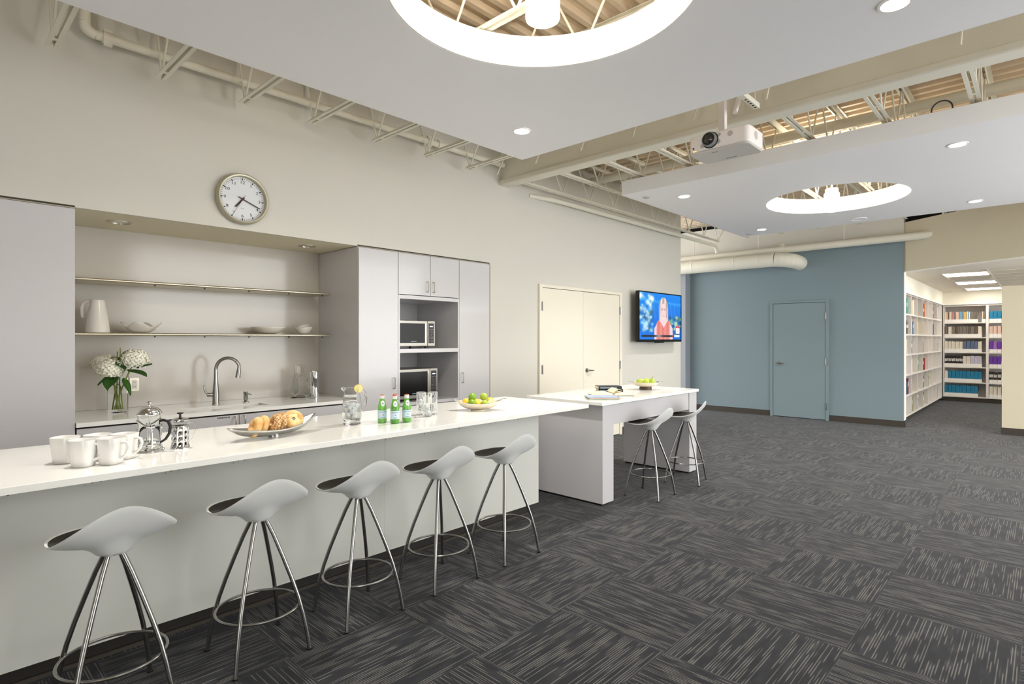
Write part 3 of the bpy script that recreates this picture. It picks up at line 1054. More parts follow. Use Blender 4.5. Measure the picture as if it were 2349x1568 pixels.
root = thing('microwave_cabinet', 'white cabinet unit with two open bays that hold microwaves', 'cabinet')
mb = MB()
X0, X1 = 3.380, 4.196
mb.box(X0, 3.400, CF, 5.56, 0, 1.915)
mb.box(4.178, X1, CF, 5.56, 0, 1.915)
mb.box(3.400, 4.178, 5.50, 5.56, 0, 1.915)
mb.box(3.400, 4.178, CF, 5.50, 1.875, 1.913)
mb.obj('carcass', M_gloss, root, smooth=False)
MB().box(3.400, 4.178, CF, 5.50, 1.322, 1.363).obj('shelf', M_gloss, root, bevel=0.001)
MB().box(3.400, 4.178, CF, 5.50, 0.78, 0.812).obj('lower_shelf', M_gloss, root, bevel=0.001)
MB().box(X0, X1, CF + 0.02, 5.56, 1.92, 2.345).obj('upper_box', M_gloss, root, smooth=False)
xm = 3.791
for (a, b, hx) in ((X0, xm, 3.742), (xm, X1, 3.826)):
    dr = MB().box(a + 0.003, b - 0.003, CF, CF + 0.019, 1.920, 2.338).obj('upper_door', M_gloss, root, bevel=0.0012)
    pull(dr, hx, 2.013)
dr = MB().box(X0 + 0.003, X1 - 0.003, CF, CF + 0.019, 0.10, 0.775).obj('drawer_front', M_gloss, root, bevel=0.0012)
pull(dr, xm, 0.70, 0.12, True)


def microwave(label, x0, x1, z, h, shelf):
    yf = 4.85
    w = x1 - x0
    root = thing('microwave', label, 'microwave', ((x0 + x1) / 2, yf, shelf), 0, 'microwaves in the tall unit')
    z0 = 0.024
    a, b = -w / 2, w / 2
    MB().box(a, b, 0.022, 0.38, z0, z0 + h).obj('body', M_microst, root, bevel=0.004)
    dr = MB().box(a, b - 0.105, 0.0, 0.021, z0, z0 + h).obj('door', M_microst, root, bevel=0.004)
    MB().box(a + 0.035, b - 0.14, -0.0025, 0.0, z0 + 0.035, z0 + h - 0.03).obj('window', M_screenblk, dr, bevel=0.001)
    MB().box(b - 0.136, b - 0.132, -0.003, 0.0, z0 + 0.03, z0 + h - 0.026).obj('edge_strip', M_chrome, dr, smooth=False)
    vs_, fs_ = fine_print(0.075, 0.008, 9)
    MB().add([(x - 0.03, -0.0032, y + z0 + 0.052) for x, y, q in vs_], fs_).obj('badge', M_print, dr, smooth=False)
    pn = MB().box(b - 0.103, b, 0.0, 0.021, z0, z0 + h).obj('control_panel', M_microst, root, bevel=0.004)
    MB().box(b - 0.090, b - 0.018, -0.0025, 0.0, z0 + 0.032, z0 + h - 0.026).obj('keypad', M_blk, pn, bevel=0.001)
    vs_, fs_ = fine_print(0.042, 0.013, 5)
    MB().add([(x + b - 0.054, -0.0032, y + z0 + h - 0.06) for x, y, q in vs_], fs_).obj('display', M_led, pn, smooth=False)
    mb = MB()
    for r in range(9):
        for c in range(3):
            if r == 4 and c != 1:
                continue
            mb.box(b - 0.080 + c * 0.021, b - 0.070 + c * 0.021, -0.0032, -0.0025, z0 + h - 0.095 - r * 0.0165, z0 + h - 0.090 - r * 0.0165)
    mb.obj('keys', M_grey, pn, smooth=False)
    mb = MB()
    for xx in (a + 0.06, b - 0.09):
        for yy in (0.05, 0.33):
            mb.cyl((xx, yy, 0), (xx, yy, z0), 0.014, n=12)
    mb.obj('foot', M_blk, root)
    return root


microwave('steel microwave in the upper open bay of the tall unit', 3.412, 3.925, 0, 0.272, 1.363)
microwave('larger steel microwave in the lower bay, just behind the drinking glasses', 3.412, 3.960, 0, 0.312, 0.812)

# sink niche
root = thing('splash_panel', 'glossy pale panel lining the back of the sink niche', 'wall panel', (0, 5.545, 0.896))
MB().box(0.765, 2.924, -0.015, 0.02, 0, 1.456).obj('panel', M_splash, root, smooth=False)
NB = 5.53
SX0, SX1, SY0, SY1 = 1.50, 2.14, 4.90, 5.13
root = thing('sink_counter', 'white quartz counter along the niche with an undermount sink', 'countertop', (0, 0, 0.865))
mb = MB()
for (a, b, c, d) in ((0.765, SX0, CF - 0.018, NB), (SX1, 2.924, CF - 0.018, NB), (SX0, SX1, CF - 0.018, SY0), (SX0, SX1, SY1, NB)):
    mb.box(a, b, c, d, 0, 0.03)
mb.obj('worktop', M_quartz, root, smooth=False)
mb = MB()
g = 0.012
mb.box(SX0 - g, SX1 + g, SY0 - g, SY1 + g, -0.20, -0.19)
mb.box(SX0 - g, SX0 - 0.002, SY0 - g, SY1 + g, -0.19, -0.0005)
mb.box(SX1 + 0.002, SX1 + g, SY0 - g, SY1 + g, -0.19, -0.0005)
mb.box(SX0 - 0.002, SX1 + 0.002, SY0 - g, SY0 - 0.002, -0.19, -0.0005)
mb.box(SX0 - 0.002, SX1 + 0.002, SY1 + 0.002, SY1 + g, -0.19, -0.0005)
mb.obj('sink_basin', M_sink, root, smooth=False)
MB().cyl((1.82, 5.015, -0.19), (1.82, 5.015, -0.187), 0.045, n=24).obj('drain', M_chrome, root)

bs = [(0.765, 1.826, None, 'wide white base cabinet under the flower vase end of the sink counter'),
      (1.826 - 0.43, 1.826, None, ''), (1.826, 2.255, None, '')]
for (a, b, hx, lab) in ((0.766, 1.396, 1.352, 'white base cabinet under the flower vase'),
                        (1.396, 1.826, 1.790, 'white base cabinet under the tap, its pull beside the cabinet seam'),
                        (1.826, 2.255, 1.862, 'white base cabinet under the soap pump, behind the bagel bowl'),
                        (2.255, 2.923, 2.30, 'white base cabinet under the glass carafe, behind the water jug')):
    root = thing('base_cabinet', lab, 'cabinet', (0, 0, 0), 0, 'white base cabinets under the sink counter')
    MB().box(a, b, CF + 0.012, 4.86, 0.10, 0.856).obj('carcass', M_gap, root, smooth=False)
    dr = MB().box(a + 0.003, b - 0.003, CF - 0.008, CF + 0.011, 0.11, 0.852).obj('door', M_gloss, root, bevel=0.0012)
    if abs(a - 1.396) < 0.01 or abs(a - 1.826) < 0.01:
        MB().tube([(hx, CF - 0.008, 0.735), (hx, CF - 0.036, 0.738), (hx, CF - 0.038, 0.75), (hx, CF - 0.038, 0.825), (hx, CF - 0.036, 0.836), (hx, CF - 0.008, 0.84)], 0.005, n=10).obj('handle', M_nickel, dr)
    if abs(a - 1.396) < 0.01:
        vs_, fs_ = fine_print(0.10, 0.010, 10)
        MB().add([(x + 1.71, CF - 0.0086, y + 0.838) for x, y, q in vs_], fs_).obj('small_label', M_blk, dr, smooth=False)
    MB().box(a, b, CF + 0.06, CF + 0.075, 0.0, 0.10).obj('toe_kick', M_toe, root, smooth=False)

for (z, lab) in ((1.488, 'lower aluminium wall shelf in the niche carrying white crockery'), (1.898, 'empty upper aluminium wall shelf in the niche')):
    root = thing('wall_shelf', lab, 'shelf', (0, 5.2, z), 0, 'aluminium shelves in the niche')
    MB().box(0.768, 2.862, 0.0, 0.325, 0.0, 0.022).cyl((0.768, 0.0, 0.011), (2.862, 0.0, 0.011), 0.011, n=16).obj('shelf_board', M_alu, root)
    for x in (1.35, 1.72, 2.09, 2.46, 2.80):
        MB().cyl((x, 0.02, -0.012), (x, 0.02, 0.0), 0.006, n=10).obj('bracket_pin', M_blk, root)

for (x, z, lab) in ((2.70, 1.148, 'brushed steel outlet plate on the niche wall behind the glass carafe'),
                    (1.28, 1.085, 'brushed steel outlet plate on the niche wall behind the flowers')):
    root = thing('outlet', lab, 'outlet', (x, 5.53, z), 0, 'outlets in the niche')
    MB().box(-0.036, 0.036, -0.006, 0, -0.058, 0.058).obj('cover_plate', M_nickel, root, bevel=0.002)
    MB().box(-0.017, 0.017, -0.009, -0.006, -0.034, 0.034).obj('socket', M_capw, root, bevel=0.001)
    mb = MB()
    for zz in (-0.018, 0.018):
        for xx in (-0.006, 0.006):
            mb.box(xx - 0.001, xx + 0.001, -0.0096, -0.009, zz - 0.004, zz + 0.004)
    mb.obj('slots', M_blk, root, smooth=False)

# tap and soap pump
root = thing('kitchen_tap', 'brushed steel gooseneck tap behind the sink', 'tap', (1.82, 5.25, 0.895))
MB().lathe([(0.0001, 0), (0.030, 0), (0.030, 0.006), (0.027, 0.012), (0.027, 0.10), (0.024, 0.13), (0.0165, 0.22), (0.0145, 0.30)], n=24).obj('body', M_steel, root)
d = Vector((0.80, -0.60, 0)).normalized()
rr = 0.098
neck = [Vector((0, 0, 0.295))] + [Vector((0, 0, 0.30)) + d * (rr - rr * cos(t)) + Vector((0, 0, rr * 1.05 * sin(t))) for t in [radians(k * 10) for k in range(0, 17)]]
MB().tube(neck, 0.0138, n=16).obj('spout', M_steel, root)
e0 = neck[-1]
MB().tube([e0, e0 + Vector((0, 0, -0.02)) - d * 0.0, e0 + Vector((0, 0, -0.06)) - d * 0.006, e0 + Vector((0, 0, -0.105)) - d * 0.012], [0.014, 0.0155, 0.018, 0.021], n=20).obj('spray_head', M_steel, root)
lv = Vector((-0.72, 0.30, 0)).normalized()
mb = MB()
mb.cyl((0, 0, 0.085), lv * 0.068 + Vector((0, 0, 0.085)), 0.017, n=18)
mb.tube([lv * 0.062 + Vector((0, 0, 0.09)), lv * 0.080 + Vector((0, 0, 0.115)), lv * 0.092 + Vector((0, 0, 0.145)), lv * 0.088 + Vector((0, 0, 0.172))], [0.011, 0.008, 0.006, 0.005], n=12)
mb.obj('lever', M_steel, root)
root = thing('soap_pump', 'small brushed steel soap pump beside the tap', 'soap dispenser', (2.075, 5.255, 0.895))
MB().lathe([(0.0001, 0), (0.026, 0), (0.026, 0.005), (0.012, 0.008), (0.014, 0.014), (0.019, 0.022), (0.0185, 0.078), (0.020, 0.082), (0.020, 0.094), (0.0001, 0.095)], n=24).obj('body', M_steel, root)
MB().tube([(0, 0, 0.068), (0.022, -0.016, 0.072), (0.040, -0.030, 0.066)], 0.0045, n=10).obj('nozzle', M_steel, root)

# crockery on the shelf
SZ = 1.5105
root = thing('ceramic_pitcher', 'tall white tapered pitcher on the niche shelf', 'pitcher', (0.992, 5.34, SZ), radians(0))
MB().lathe([(0.0001, 0.0), (0.078, 0.0), (0.082, 0.006), (0.076, 0.06), (0.064, 0.14), (0.052, 0.21), (0.046, 0.252), (0.043, 0.254), (0.042, 0.25), (0.058, 0.14), (0.072, 0.02), (0.0001, 0.012)], n=40).obj('body', M_ceramic2, root)
hd = Vector((-0.74, 0.40, 0)).normalized()
MB().tube([hd * 0.030 + Vector((0, 0, 0.245)), hd * 0.062 + Vector((0, 0, 0.246)), hd * 0.092 + Vector((0, 0, 0.228)), hd * 0.102 + Vector((0, 0, 0.19)), hd * 0.100 + Vector((0, 0, 0.14)), hd * 0.096 + Vector((0, 0, 0.115))], [0.012, 0.014, 0.013, 0.012, 0.012, 0.010], n=14).obj('handle', M_ceramic2, root)


def wavy_bowl(name, label, loc, rz, rad, hgt, wave, nw, mat, sq=0.0, tilt=0.0):
    def f(u, v):
        t = 2 * pi * u
        rr_ = (0.24 + 0.76 * v ** 0.75) * rad
        k = 1.0
        if sq:
            k = 1.0 / (abs(cos(t)) ** 5 + abs(sin(t)) ** 5) ** 0.2
            k = 1 + (k - 1) * v * sq
        z = hgt * (v ** 1.7) * (1 + wave * cos(nw * t + pi))
        return (rr_ * k * cos(t), rr_ * k * sin(t), 0.004 + z)
    mb = MB().sheet(f, 64, 14, True)
    mb.add([(0.24 * rad * cos(2 * pi * i / 64), 0.24 * rad * sin(2 * pi * i / 64), 0.004) for i in range(64)], [tuple(range(63, -1, -1))])
    o = mb.obj(name, mat, loc=loc, solid=0.005, angle=60, weld=True)
    o.rotation_euler = (tilt, 0, rz)
    tag(o, label, 'bowl')
    return o


wavy_bowl('ceramic_bowl', 'white bowl with peaked corners beside the pitcher on the niche shelf', (1.285, 5.34, SZ), radians(20), 0.118, 0.066, 0.30, 4, M_ceramic2, 0.9)
wavy_bowl('ceramic_bowl', 'wide shallow white bowl on the niche shelf, between tap and small bowls', (2.318, 5.345, SZ), 0, 0.150, 0.060, 0.0, 4, M_ceramic2)
wavy_bowl('ceramic_bowl', 'small round white bowl on the niche shelf near the tall cabinet', (2.668, 5.345, SZ), radians(30), 0.082, 0.062, 0.12, 2, M_ceramic2)
wavy_bowl('ceramic_bowl', 'small white bowl tilted inside another at the end of the niche shelf', (2.680, 5.345, SZ + 0.022), radians(-60), 0.070, 0.052, 0.10, 2, M_ceramic2, tilt=radians(18))

# ------------------------------------------------------------------ flowers
root = thing('flower_vase', 'clear square glass vase on the sink counter', 'vase', (1.105, 5.25, 0.895), radians(20))
MB().lathe([(0.0001, 0.0), (0.052, 0.0), (0.054, 0.004), (0.056, 0.28), (0.053, 0.28), (0.051, 0.02), (0.0001, 0.018)], n=40, sq=0.5).obj('vase_glass', M_glass, root)
MB().lathe([(0.0001, 0.0185), (0.0505, 0.0205), (0.0515, 0.145), (0.0001, 0.145)], n=40, sq=0.5).obj('water', M_water, root)


def hydrangea(label, tip, base, rad, seed, leaves):
    rnd = random.Random(seed)
    root = thing('hydrangea', label, 'flower', (1.105, 5.25, 0.895), 0, 'white hydrangeas in the vase')
    b, t = Vector(base), Vector(tip)
    mid = (b + t) / 2 + Vector((-0.02 * t.x / 0.15, 0, 0.02))
    pts = []
    for i in range(11):
        s = i / 10
        pts.append(b * (1 - s) ** 2 + mid * 2 * s * (1 - s) + t * s * s)
    MB().tube(pts, 0.0052, n=8).obj('stalk', M_stalk, root)
    mb = MB()
    n = 170
    for i in range(n):
        z = 1 - 1.72 * (i + 0.5) / n
        ph = i * 2.39996
        r = math.sqrt(max(0, 1 - z * z))
        dr = Vector((r * cos(ph), r * sin(ph), z)) * 1.0
        p = t + Vector((dr.x * rad, dr.y * rad, dr.z * rad * 0.80)) * rnd.uniform(0.9, 1.04)
        a = dr.orthogonal().normalized()
        a = (a * cos(i) + dr.cross(a) * sin(i)).normalized()
        c = dr.cross(a)
        for q in range(4):
            w = a * cos(q * pi / 2) + c * sin(q * pi / 2)
            w2 = a * cos(q * pi / 2 + 0.78) + c * sin(q * pi / 2 + 0.78)
            w3 = a * cos(q * pi / 2 - 0.78) + c * sin(q * pi / 2 - 0.78)
            L = 0.0140 * rnd.uniform(0.8, 1.15)
            up = dr * L * rnd.uniform(0.1, 0.5)
            wv = w2 - w3
            mb.add([p, p + w * L * 0.45 - wv * L * 0.30 + up * 0.5, p + w * L * 0.85 - wv * L * 0.26 + up, p + w * L + up * 1.1, p + w * L * 0.85 + wv * L * 0.26 + up, p + w * L * 0.45 + wv * L * 0.30 + up * 0.5], [(0, 1, 2, 3, 4, 5)])
    mb.ball(t, rad * 0.86, rad * 0.86, rad * 0.66, 16, 10)
    mb.obj('petals', M_petal, root, angle=180)
    for (p, dr, L, W, droop) in leaves:
        p, dr = Vector(p), Vector(dr).normalized()
        L, W = L * 1.25, W * 1.35
        sd = dr.cross(Vector((0, 0, 1)))
        sd = sd.normalized() if sd.length > 0.1 else Vector((1, 0, 0))
        up = sd.cross(dr)

        def f(u, v):
            s = v
            w = W * (sin(pi * min(1, s ** 0.75)) ** 0.8) * (1 - 0.15 * s)
            q = (u - 0.5) * 2
            return p + dr * (L * s) + Vector((0, 0, -droop * L * s * s)) + sd * (w * q) + up * (abs(q) * W * 0.35 - 0.2 * W)
        lb = MB().sheet(f, 7, 12)
        lb.obj('leaf', M_leaf, root, solid=0.0008, angle=80)
    return root


# directions: toward the camera's right hand is about (0.69,-0.73), its far side (0.73,0.69)
RT = Vector((0.6857, -0.7279, 0))
FW = Vector((0.7279, 0.6857, 0))


def fl(r, f, z):
    return RT * r + FW * f + Vector((0, 0, z))


hydrangea('cream hydrangea head at the wall side of the vase, partly behind another', fl(-0.128, 0.05, 0.372), fl(0.018, 0.01, 0.024), 0.088, 3,
          [(fl(-0.06, 0.02, 0.31), fl(-0.06, -0.03, 0.02), 0.085, 0.028, 0.35), (fl(-0.04, 0.05, 0.40), fl(-0.08, 0.0, 0.03), 0.10, 0.010, 0.5), (fl(-0.03, -0.01, 0.29), fl(-0.07, -0.03, -0.03), 0.085, 0.026, 0.35)])
hydrangea('cream hydrangea head low over the front of the vase', fl(-0.022, -0.045, 0.336), fl(0.0, 0.0, 0.024), 0.092, 5,
          [(fl(0.0, -0.045, 0.285), fl(0.005, -0.06, -0.05), 0.085, 0.046, 0.35), (fl(0.04, -0.04, 0.39), fl(0.06, -0.03, -0.035), 0.07, 0.036, 0.2), (fl(0.0, 0.02, 0.41), fl(-0.04, 0.0, 0.035), 0.075, 0.012, 0.6)])
hydrangea('largest cream hydrangea head, leaning out toward the tap', fl(0.140, 0.0, 0.410), fl(-0.022, -0.005, 0.024), 0.092, 8,
          [(fl(0.09, -0.015, 0.325), fl(0.14, -0.03, -0.01), 0.140, 0.040, 0.15), (fl(0.14, 0.01, 0.345), fl(0.08, 0.0, 0.02), 0.100, 0.026, 0.0), (fl(0.055, -0.02, 0.265), fl(0.055, -0.01, -0.08), 0.095, 0.026, 0.3),
           (fl(0.03, 0.0, 0.43), fl(0.05, 0.0, 0.06), 0.105, 0.020, 0.35), (fl(0.04, 0.0, 0.46), fl(0.08, 0.02, 0.045), 0.085, 0.009, 0.6), (fl(0.02, 0.01, 0.40), fl(0.0, 0.0, 0.1), 0.03, 0.02, 0.0)])
mb = MB()
for (r0, f0, r1, f1, z1) in ((0.008, 0.0, 0.02, 0.0, 0.50), (-0.012, 0.008, -0.01, 0.01, 0.47), (-0.030, 0.0, 0.0, 0.0, 0.22), (0.025, 0.012, 0.0, 0.0, 0.22)):
    mb.tube([fl(r0 * 1.2, f0, 0.022), fl((r0 + r1) / 2, f0, 0.2), fl(r1, f1, z1)], 0.0042, n=8)
o = mb.obj('cut_stems', M_stalk, loc=(1.105, 5.25, 0.895))
tag(o, 'bare green stems standing among the hydrangeas in the vase', 'stem', kind='stuff')

# glassware by the tall cabinet
o = MB().lathe([(0.0001, 0.0), (0.032, 0.0), (0.034, 0.004), (0.012, 0.012), (0.014, 0.02), (0.036, 0.07), (0.040, 0.10), (0.034, 0.15), (0.026, 0.21), (0.0245, 0.21), (0.032, 0.15), (0.038, 0.10), (0.034, 0.072), (0.0001, 0.03)], n=32).obj('stemmed_glass', M_glass, loc=(2.535, 5.27, 0.895))
tag(o, 'tall clear footed glass on the sink counter beside the carafe', 'glass')
o = MB().lathe([(0.0001, 0.0), (0.060, 0.0), (0.062, 0.01)] + [(0.060 + 0.002 * (-1) ** k, 0.02 + 0.012 * k) for k in range(14)] + [(0.045, 0.20), (0.026, 0.235), (0.024, 0.28), (0.034, 0.31), (0.032, 0.31), (0.022, 0.28), (0.022, 0.235), (0.042, 0.198), (0.056, 0.18), (0.057, 0.02), (0.0001, 0.012)], n=36).obj('carafe', M_glass, loc=(2.625, 5.31, 0.895))
tag(o, 'ribbed clear glass carafe below the outlet on the sink counter', 'carafe')
o = MB().lathe([(0.0001, 0.0), (0.028, 0.0), (0.030, 0.004), (0.036, 0.095), (0.034, 0.095), (0.028, 0.012), (0.0001, 0.01)], n=28).obj('tumbler', M_glass, loc=(2.630, 5.11, 0.895))
tag(o, 'small clear tumbler in front of the carafe on the sink counter', 'glass')
root = thing('steel_pitcher', 'tall slim polished steel pitcher beside the carafe', 'pitcher', (2.712, 5.21, 0.895))
MB().lathe([(0.0001, 0.0), (0.046, 0.0), (0.047, 0.004), (0.046, 0.25), (0.044, 0.252), (0.042, 0.248), (0.042, 0.01), (0.0001, 0.008)], n=36).obj('body', M_chrome, root)
MB().tube([fl(-0.044, 0, 0.225), fl(-0.062, 0, 0.20), fl(-0.076, 0, 0.16), fl(-0.066, 0, 0.12), fl(-0.046, 0, 0.085)], 0.0035, n=10).obj('handle', M_chrome, root)

# ------------------------------------------------------------------ the bar
BT = 0.914
root = thing('bar_island', 'long white bar counter with quartz top and glossy panelled front', 'bar counter')
MB().box(-1.2, 3.905, 2.792, 3.77, 0.884, BT).obj('worktop', M_quartz, root, bevel=0.002)
px = [-1.2, -0.3, 2.085, 3.600]
for a, b in zip(px[:-1], px[1:]):
    MB().box(a + 0.0005, b - 0.0005, 3.086, 3.105, 0.10, 0.884).obj('front_panel', M_panel, root, smooth=False)
MB().box(-1.2, 3.600, 3.105, 3.72, 0.10, 0.884).obj('carcass', M_gloss, root, smooth=False)
MB().box(-1.2, 3.585, 3.165, 3.68, 0.0, 0.10).obj('toe_kick', M_toe, root, smooth=False)
MB().box(-1.2, 3.585, 3.150, 3.165, 0.0, 0.018).obj('base_strip', M_base, root, smooth=False)
root0 = root
for i in range(11):
    x = 0.255 + 0.3125 * i
    root = thing('counter_outlet', 'white outlet strip tucked under the bar top, %s along from the near end' % ORD[i], 'outlet', (x, 3.086, 0.842), 0, 'outlets under the bar top')
    MB().box(-0.038, 0.038, -0.006, 0, -0.030, 0.030).obj('cover_plate', M_panel, root, bevel=0.001)
    mb = MB()
    for xx in (-0.018, 0.014):
        for zz in (-0.006, 0.006):
            mb.box(xx, xx + 0.007, -0.0066, -0.006, zz - 0.0016 - 0.012, zz + 0.0016 - 0.012)
    mb.obj('slots', M_blk, root, smooth=False)

# table
root = thing('bar_table', 'white slab-legged high table at the end of the bar', 'table', (4.10, 2.792, 0))
MB().box(0, 1.875, 0, 0.878, 0.884, BT).obj('tabletop', M_quartz, root, bevel=0.002)
for x in (0.045, 1.700):
    MB().box(x, x + 0.172, 0.025, 0.853, 0.018, 0.883).obj('leg', M_gloss, root, bevel=0.0012)
for x in (0.060, 1.715):
    MB().box(x, x + 0.142, 0.045, 0.833, 0.0, 0.018).obj('glide', M_blk, root, smooth=False)
MB().box(0.217, 1.700, 0.035, 0.055, 0.697, 0.876).obj('apron', M_gloss, root, smooth=False)
MB().box(0.217, 1.700, 0.823, 0.843, 0.697, 0.876).obj('rear_apron', M_gloss, root, smooth=False)
MB().box(0.217, 1.700, 0.055, 0.823, 0.697, 0.712).obj('underside_board', M_gloss, root, smooth=False)

# ------------------------------------------------------------------ stools
def seat_fn(th, r):
    """plan offset and height of the saddle seat; th from +x, -y is the back"""
    s, c = sin(th), cos(th)
    hx, hy = 0.212, 0.196
    k = 1.0 / (abs(c) ** 2.5 + abs(s) ** 2.5) ** (1 / 2.5)
    x, y = hx * k * c * r, hy * k * s * r
    b = max(0.0, (1 - s) / 2)
    rim = 0.028 + 0.148 * b ** 5.0
    z = 0.658 + rim * r ** 2.2
    return x, y, z


def make_stool():
    root = thing('bar_stool', 'x', 'stool', (0, 0, 0), 0, 'white moulded bar stools')
    n, m = 64, 18
    T = 0.009
    vs, fs = [], []
    top = []
    for j in range(m + 1):
        r = max(j / m, 0.001)
        for i in range(n):
            top.append(Vector(seat_fn(2 * pi * i / n, r)))
    bot = []
    for j in range(m + 1):
        r = max(j / m, 0.001)
        for i in range(n):
            p = Vector(seat_fn(2 * pi * i / n, r))
            d = math.hypot(p.x, p.y)
            z = p.z - T
            # flare down into the hub
            h = 0.616
            if d < 0.058:
                z = h
            elif d < 0.125:
                s = (d - 0.058) / 0.067
                w = (1 - s) ** 2.4
                z = z * (1 - w) + h * w
            bot.append(Vector((p.x * (1 - 0.01 * r), p.y * (1 - 0.01 * r), z)))
    vs = top + bot
    o = len(top)
    for j in range(m):
        for i in range(n):
            i2 = (i + 1) % n
            fs.append((j * n + i, j * n + i2, (j + 1) * n + i2, (j + 1) * n + i))
            fs.append((o + j * n + i, o + (j + 1) * n + i, o + (j + 1) * n + i2, o + j * n + i2))
    for i in range(n):
        i2 = (i + 1) % n
        fs.append((m * n + i, m * n + i2, o + m * n + i2, o + m * n + i))
    mb = MB().add(vs, fs)
    mb.obj('seat_shell', M_shell, root, angle=50)
    mb = MB()
    mb.sheet(lambda u, v: (lambda p: (p[0], p[1], p[2] + 0.0035 - 0.003 * max(0, v - 0.9) * 10))(seat_fn(2 * pi * u, max(0.002, v * 0.955))), 64, 16, True)
    mb.obj('seat_pad', M_pad, root, angle=60)
    prof = [(0.030, 0.622), (0.070, 0.54), (0.112, 0.44), (0.152, 0.34), (0.184, 0.25), (0.206, 0.17), (0.224, 0.09), (0.238, 0.006)]
    for a in (45, 135, 225, 315):
        c, s = cos(radians(a)), sin(radians(a))
        lg = MB().tube([(r * c, r * s, z) for r, z in prof], 0.0095, n=12).obj('leg', M_steel, root)
        MB().cyl((0.2385 * c, 0.2385 * s, 0.0), (0.238 * c, 0.238 * s, 0.008), 0.013, n=14).obj('glide', M_blk, lg)
        MB().cyl((0.183 * c, 0.183 * s, 0.205), (0.200 * c, 0.200 * s, 0.205), 0.004, n=8).obj('weld_pin', M_steel, lg)
    MB().tube([(0.183 * cos(2 * pi * i / 48), 0.183 * sin(2 * pi * i / 48), 0.205) for i in range(48)], 0.0062, n=10, closed=True).obj('foot_ring', M_steel, root)
    return root


proto = make_stool()
stools = [(0.555, 2.70, 0, 'white moulded bar stool at the bar, nearest the camera, below the coffee mugs'),
          (1.124, 2.697, 0, 'second white bar stool along the bar, in front of the bagel bowl'),
          (1.656, 2.697, 0, 'middle white bar stool of the five along the bar'),
          (2.215, 2.70, 0, 'fourth white bar stool along the bar, below the green bottles'),
          (2.790, 2.70, 0, 'white bar stool at the end of the bar beside the table'),
          (4.767, 2.706, 2, 'white bar stool at the middle of the high table'),
          (5.500, 2.712, 13, 'white bar stool at the far end of the high table, nearest the blue wall')]
for i, (x, y, a, lab) in enumerate(stools):
    o = proto if i == 0 else copy_tree(proto)
    o.location = (x, y, 0)
    o.rotation_euler = (0, 0, radians(a))
    o['label'] = lab

# ------------------------------------------------------------------ things on the bar
def make_mug():
    root = thing('coffee_mug', 'x', 'mug', (0, 0, BT), 0, 'white coffee mugs on the bar')
    MB().lathe([(0.0001, 0.002), (0.034, 0.0), (0.0385, 0.004), (0.041, 0.03), (0.0455, 0.08), (0.0495, 0.112), (0.0485, 0.1145), (0.046, 0.112), (0.042, 0.08), (0.0375, 0.03), (0.033, 0.010), (0.0001, 0.009)], n=44, sq=0.16).obj('cup', M_ceramic, root, angle=60)
    MB().tube([(0.044, 0, 0.094), (0.060, 0, 0.096), (0.078, 0, 0.090), (0.082, 0, 0.072), (0.074, 0, 0.050), (0.060, 0, 0.034), (0.040, 0, 0.026)], [0.0075, 0.007, 0.0065, 0.006, 0.006, 0.006, 0.007], n=12).obj('handle', M_ceramic, root)
    return root


pm = make_mug()
for i, (x, y, a, lab) in enumerate([(0.512, 3.022, -38, 'white mug in front of the others, handle showing, nearest the bar edge'),
                                    (0.470, 3.165, 50, 'white mug farthest along toward the near end of the bar, its handle hidden'),
                                    (0.606, 2.992, -52, 'white mug beside the front one, on the french press side'),
                                    (0.586, 3.140, 30, 'white mug standing behind, in the middle of the group'),
                                    (0.676, 3.082, -50, 'white mug closest to the large french press')]):
    o = pm if i == 0 else copy_tree(pm)
    o.location = (x, y, BT)
    o.rotation_euler = (0, 0, radians(a))
    o['label'] = lab

root = thing('french_press', 'large chrome and glass french press with black handle beside the mugs', 'french press', (0.797, 3.175, BT), radians(-46.7))
MB().lathe([(0.0001, 0.012), (0.046, 0.012), (0.048, 0.016), (0.048, 0.175), (0.052, 0.182), (0.050, 0.182), (0.046, 0.175), (0.046, 0.018), (0.0001, 0.016)], n=40).obj('glass_beaker', M_glass, root)
MB().lathe([(0.052, 0.180), (0.054, 0.183), (0.054, 0.188), (0.050, 0.198), (0.040, 0.210), (0.026, 0.218), (0.008, 0.221), (0.0001, 0.221)], n=40).lathe([(0.0001, 0.221), (0.005, 0.221), (0.004, 0.228), (0.009, 0.232), (0.011, 0.238), (0.008, 0.244), (0.0001, 0.246)], n=24).obj('lid', M_chrome, root)
MB().cyl((0, 0, 0.05), (0, 0, 0.22), 0.0025, n=8).cyl((0, 0, 0.045), (0, 0, 0.052), 0.044, n=36).obj('plunger', M_chrome, root)
mb = MB()
for k in range(4):
    a = radians(45 + 90 * k)
    c, s = cos(a), sin(a)
    mb.tube([(0.060 * c, 0.060 * s, 0.004), (0.054 * c, 0.054 * s, 0.012), (0.0505 * c, 0.0505 * s, 0.03), (0.0505 * c, 0.0505 * s, 0.135)], [0.006, 0.005, 0.004, 0.004], n=8)
    mb.ball((0.060 * c, 0.060 * s, 0.006), 0.007)
ring = []
for i in range(48):
    t = 2 * pi * i / 48
    ring.append((0.0505 * cos(t), 0.0505 * sin(t), 0.140 + 0.016 * sin(2 * t)))
mb.tube(ring, 0.0045, n=8, closed=True)
mb.tube([(0.0505 * cos(2 * pi * i / 40), 0.0505 * sin(2 * pi * i / 40), 0.030) for i in range(40)], 0.003, n=8, closed=True)
mb.obj('frame', M_chrome, root)
